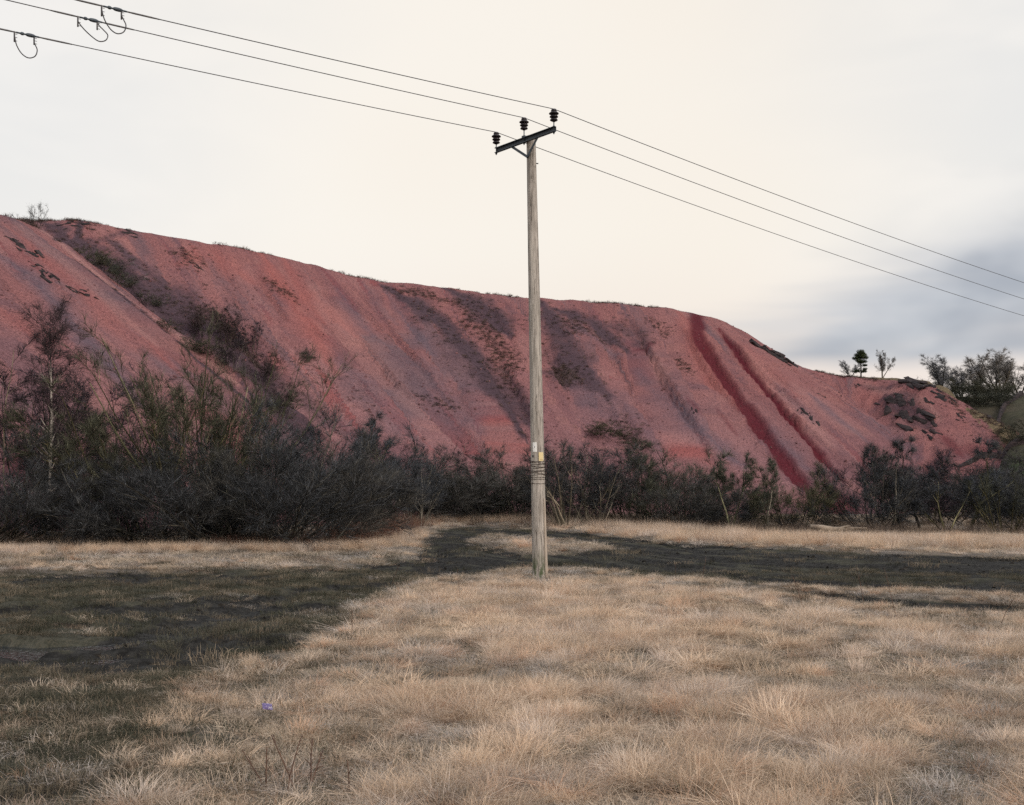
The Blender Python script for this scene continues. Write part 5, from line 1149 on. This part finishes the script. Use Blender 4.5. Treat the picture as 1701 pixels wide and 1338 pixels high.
# fallen timber
M['deadwood'] = plain('bleached_deadwood', (0.42, 0.34, 0.26), (0.22, 0.17, 0.13), 3, 0.85, 0.15, 0, 0.4, (1, 1, 1)); M['deadbranch'] = plain('dark_deadwood', (0.075, 0.055, 0.05), (0.13, 0.10, 0.085), 3, 0.85)
def timber(name, label, pts, rads, mat_, extra=(), Yf=None):
    q = []
    for (px, py, Y) in pts: q.append([(px - CX) / F * Y, Y, CAMH + (HY - py) / F * Y])
    q = np.array(q); b0 = q.mean(0); b0[2] = zt(b0[0], b0[1]); o = empty(name, tuple(b0), label, 'branch' if 'branch' in name else 'log', 'fallen timber beyond the track')
    obj('limb', npmesh('limb', *tube(q - b0, rads, 9)), M[mat_], o)
    for e in extra:
        w_ = np.array([[(px - CX) / F * Y, Y, CAMH + (HY - py) / F * Y] for (px, py, Y) in e[0]]) - b0; obj('side_limb', npmesh('side_limb', *tube(w_, e[1], 7)), M[mat_], o)
timber('fallen_log', 'bleached fallen log lying under shrubs right of the red gap', [(1346, 875, 49), (1365, 877, 49), (1385, 880, 49), (1410, 879, 49), (1440, 878, 48.5)], [0.10, 0.13, 0.12, 0.10, 0.05], 'deadwood',
       [([(1390, 879, 49), (1402, 876, 49), (1412, 874, 48.7)], [0.07, 0.06, 0.03]), ([(1365, 880, 49), (1360, 884, 48.8)], [0.07, 0.04])])
timber('fallen_branch', 'forked dark dead branch lying in pale grass at right', [(1438, 903, 44), (1460, 897, 44), (1480, 895, 44), (1502, 893, 44)], [0.025, 0.045, 0.055, 0.05], 'deadbranch', [([(1463, 896, 44), (1460, 891, 44), (1458, 888, 44)], [0.03, 0.02, 0.012]), ([(1497, 894, 44), (1504, 891, 44)], [0.04, 0.03])])
timber('fallen_branch', 'shorter dark dead branch at the far right of the pale verge', [(1513, 900, 43.5), (1525, 897, 43.5), (1538, 898, 43.5), (1560, 901, 43.5)], [0.03, 0.06, 0.045, 0.02], 'deadbranch')
timber('fallen_branch', 'dark bent stump-like branch in the verge below the fallen log', [(1353, 908, 41), (1357, 905, 41), (1363, 904, 41), (1367, 907, 41), (1368, 912, 41)], [0.07, 0.06, 0.035, 0.03, 0.025], 'deadbranch')
# dead weed stalks standing in the grass
def stalk(name, px, py, h, label, n=1, spread=0.0, seed=0, lean=0.1, thick=0.004):
    r = np.random.default_rng(seed); x, y = gp(px, py); z0 = zt(x, y); o = empty(name, (x, y, z0), label, 'weed', 'dead weed stalks')
    for k in range(n):
        b0 = np.array([r.normal(0, spread), r.normal(0, spread * 0.5), -0.03]); d = np.array([r.normal(0, lean), r.normal(0, lean), 1.0]); hk = h * r.uniform(0.6, 1.05) if n > 1 else h; pts = [b0]
        for i in range(6): d = d + r.normal(0, 0.07, 3); d /= np.linalg.norm(d); pts.append(pts[-1] + d * hk / 6)
        obj('stem', npmesh('stem', *tube(pts, np.linspace(thick, thick * 0.5, 7), 6)), M['stalk'], o)
        for i in (3, 4, 5):
            if r.random() < 0.75:
                dd = d + r.normal(0, 0.6, 3); dd /= np.linalg.norm(dd); e = pts[i] + dd * hk * r.uniform(0.08, 0.2); obj('side_stem', npmesh('side_stem', *tube([pts[i], (pts[i] + e) / 2 + [0, 0, .01], e], [thick * .5, thick * .4, thick * .5], 5)), M['stalk'], o)
M['stalk'] = plain('dead_stalk', (0.075, 0.045, 0.036), (0.14, 0.085, 0.06), 12, 0.85)
stalk('weed_stalk', 516, 1309, 0.42, 'cluster of dark broken weed stalks at the front, left of centre', 7, 0.13, 3, 0.30, 0.0065)
for k, (px, py, h, lab) in enumerate([(1166, 962, 0.55, 'dead weed stalk standing alone on the track edge right of the pole'), (1122, 956, 0.4, 'thin bent stalk nearest to the pole on its right'), (1333, 1012, 0.62, 'bare thin stalk at the thin rut, right of middle'), (1437, 1000, 0.75, 'tall branching stalk left of a pair at the right rut'),
                                      (1488, 1018, 0.75, 'tall branching stalk right of a pair at the right rut'), (1660, 1042, 0.5, 'leaning stalk near the right frame edge'), (765, 992, 0.55, 'thin slanting stalk left of the pole'), (583, 1062, 0.42, 'short stalk on the left rim of the straw grass'), (863, 960, 0.45, 'thin upright stalk just left of the pole foot'), (648, 972, 0.55, 'dark stalk where the straw meets the muddy track')]):
    stalk('weed_stalk', px, py, h, lab, 1, 0, 60 + k, 0.18, 0.005)
# crumpled purple packet
m, t, b = pbsdf('purple_foil', 0.35, 0.5); p = objc(t); n = t.noise(p, 30, 2, 0.6)
t.link(t.mix(t.ramp(n, 0.58, 0.64), (0.14, 0.105, 0.25), (0.50, 0.47, 0.55)), b.inputs['Base Color']); bump(t, b, t.noise(p, 40, 3, 0.5), 0.5, 0.01)
x, y = gp(444, 1196); r = np.random.default_rng(4)
bm = bmesh.new(); bmesh.ops.create_grid(bm, x_segments=12, y_segments=12, size=0.5)
V = np.array([v.co[:] for v in bm.verts]); Q = np.array([[v.index for v in f.verts] for f in bm.faces]); bm.free()
puff = np.clip(1 - (2 * abs(V[:, 0])) ** 4, 0, 1) * np.clip(1 - (2 * abs(V[:, 1])) ** 4, 0, 1); cr_ = 0.35 * (fbm(V[:, 0] * 6 + 3, V[:, 1] * 6, 3, 5) - 0.5)
up = np.stack([V[:, 0] * 0.085, V[:, 1] * 0.066, puff * (0.016 + 0.09 * np.clip(cr_, -.1, 1)) + 0.02 * cr_], -1); dnn = np.stack([V[:, 0] * 0.085, V[:, 1] * 0.066, -puff * 0.014 + 0.02 * cr_ - 0.0006], -1)
pk = obj('crumpled_packet', npmesh('crumpled_packet', *join([(up, Q, None), (dnn, Q[:, ::-1], None)])), m); pk.location = (x, y, zt(x, y) + 0.10); pk.rotation_euler = (math.radians(38), math.radians(10), 0.5)
tag(pk, 'crumpled purple packet with white print lying in the straw grass', 'litter')
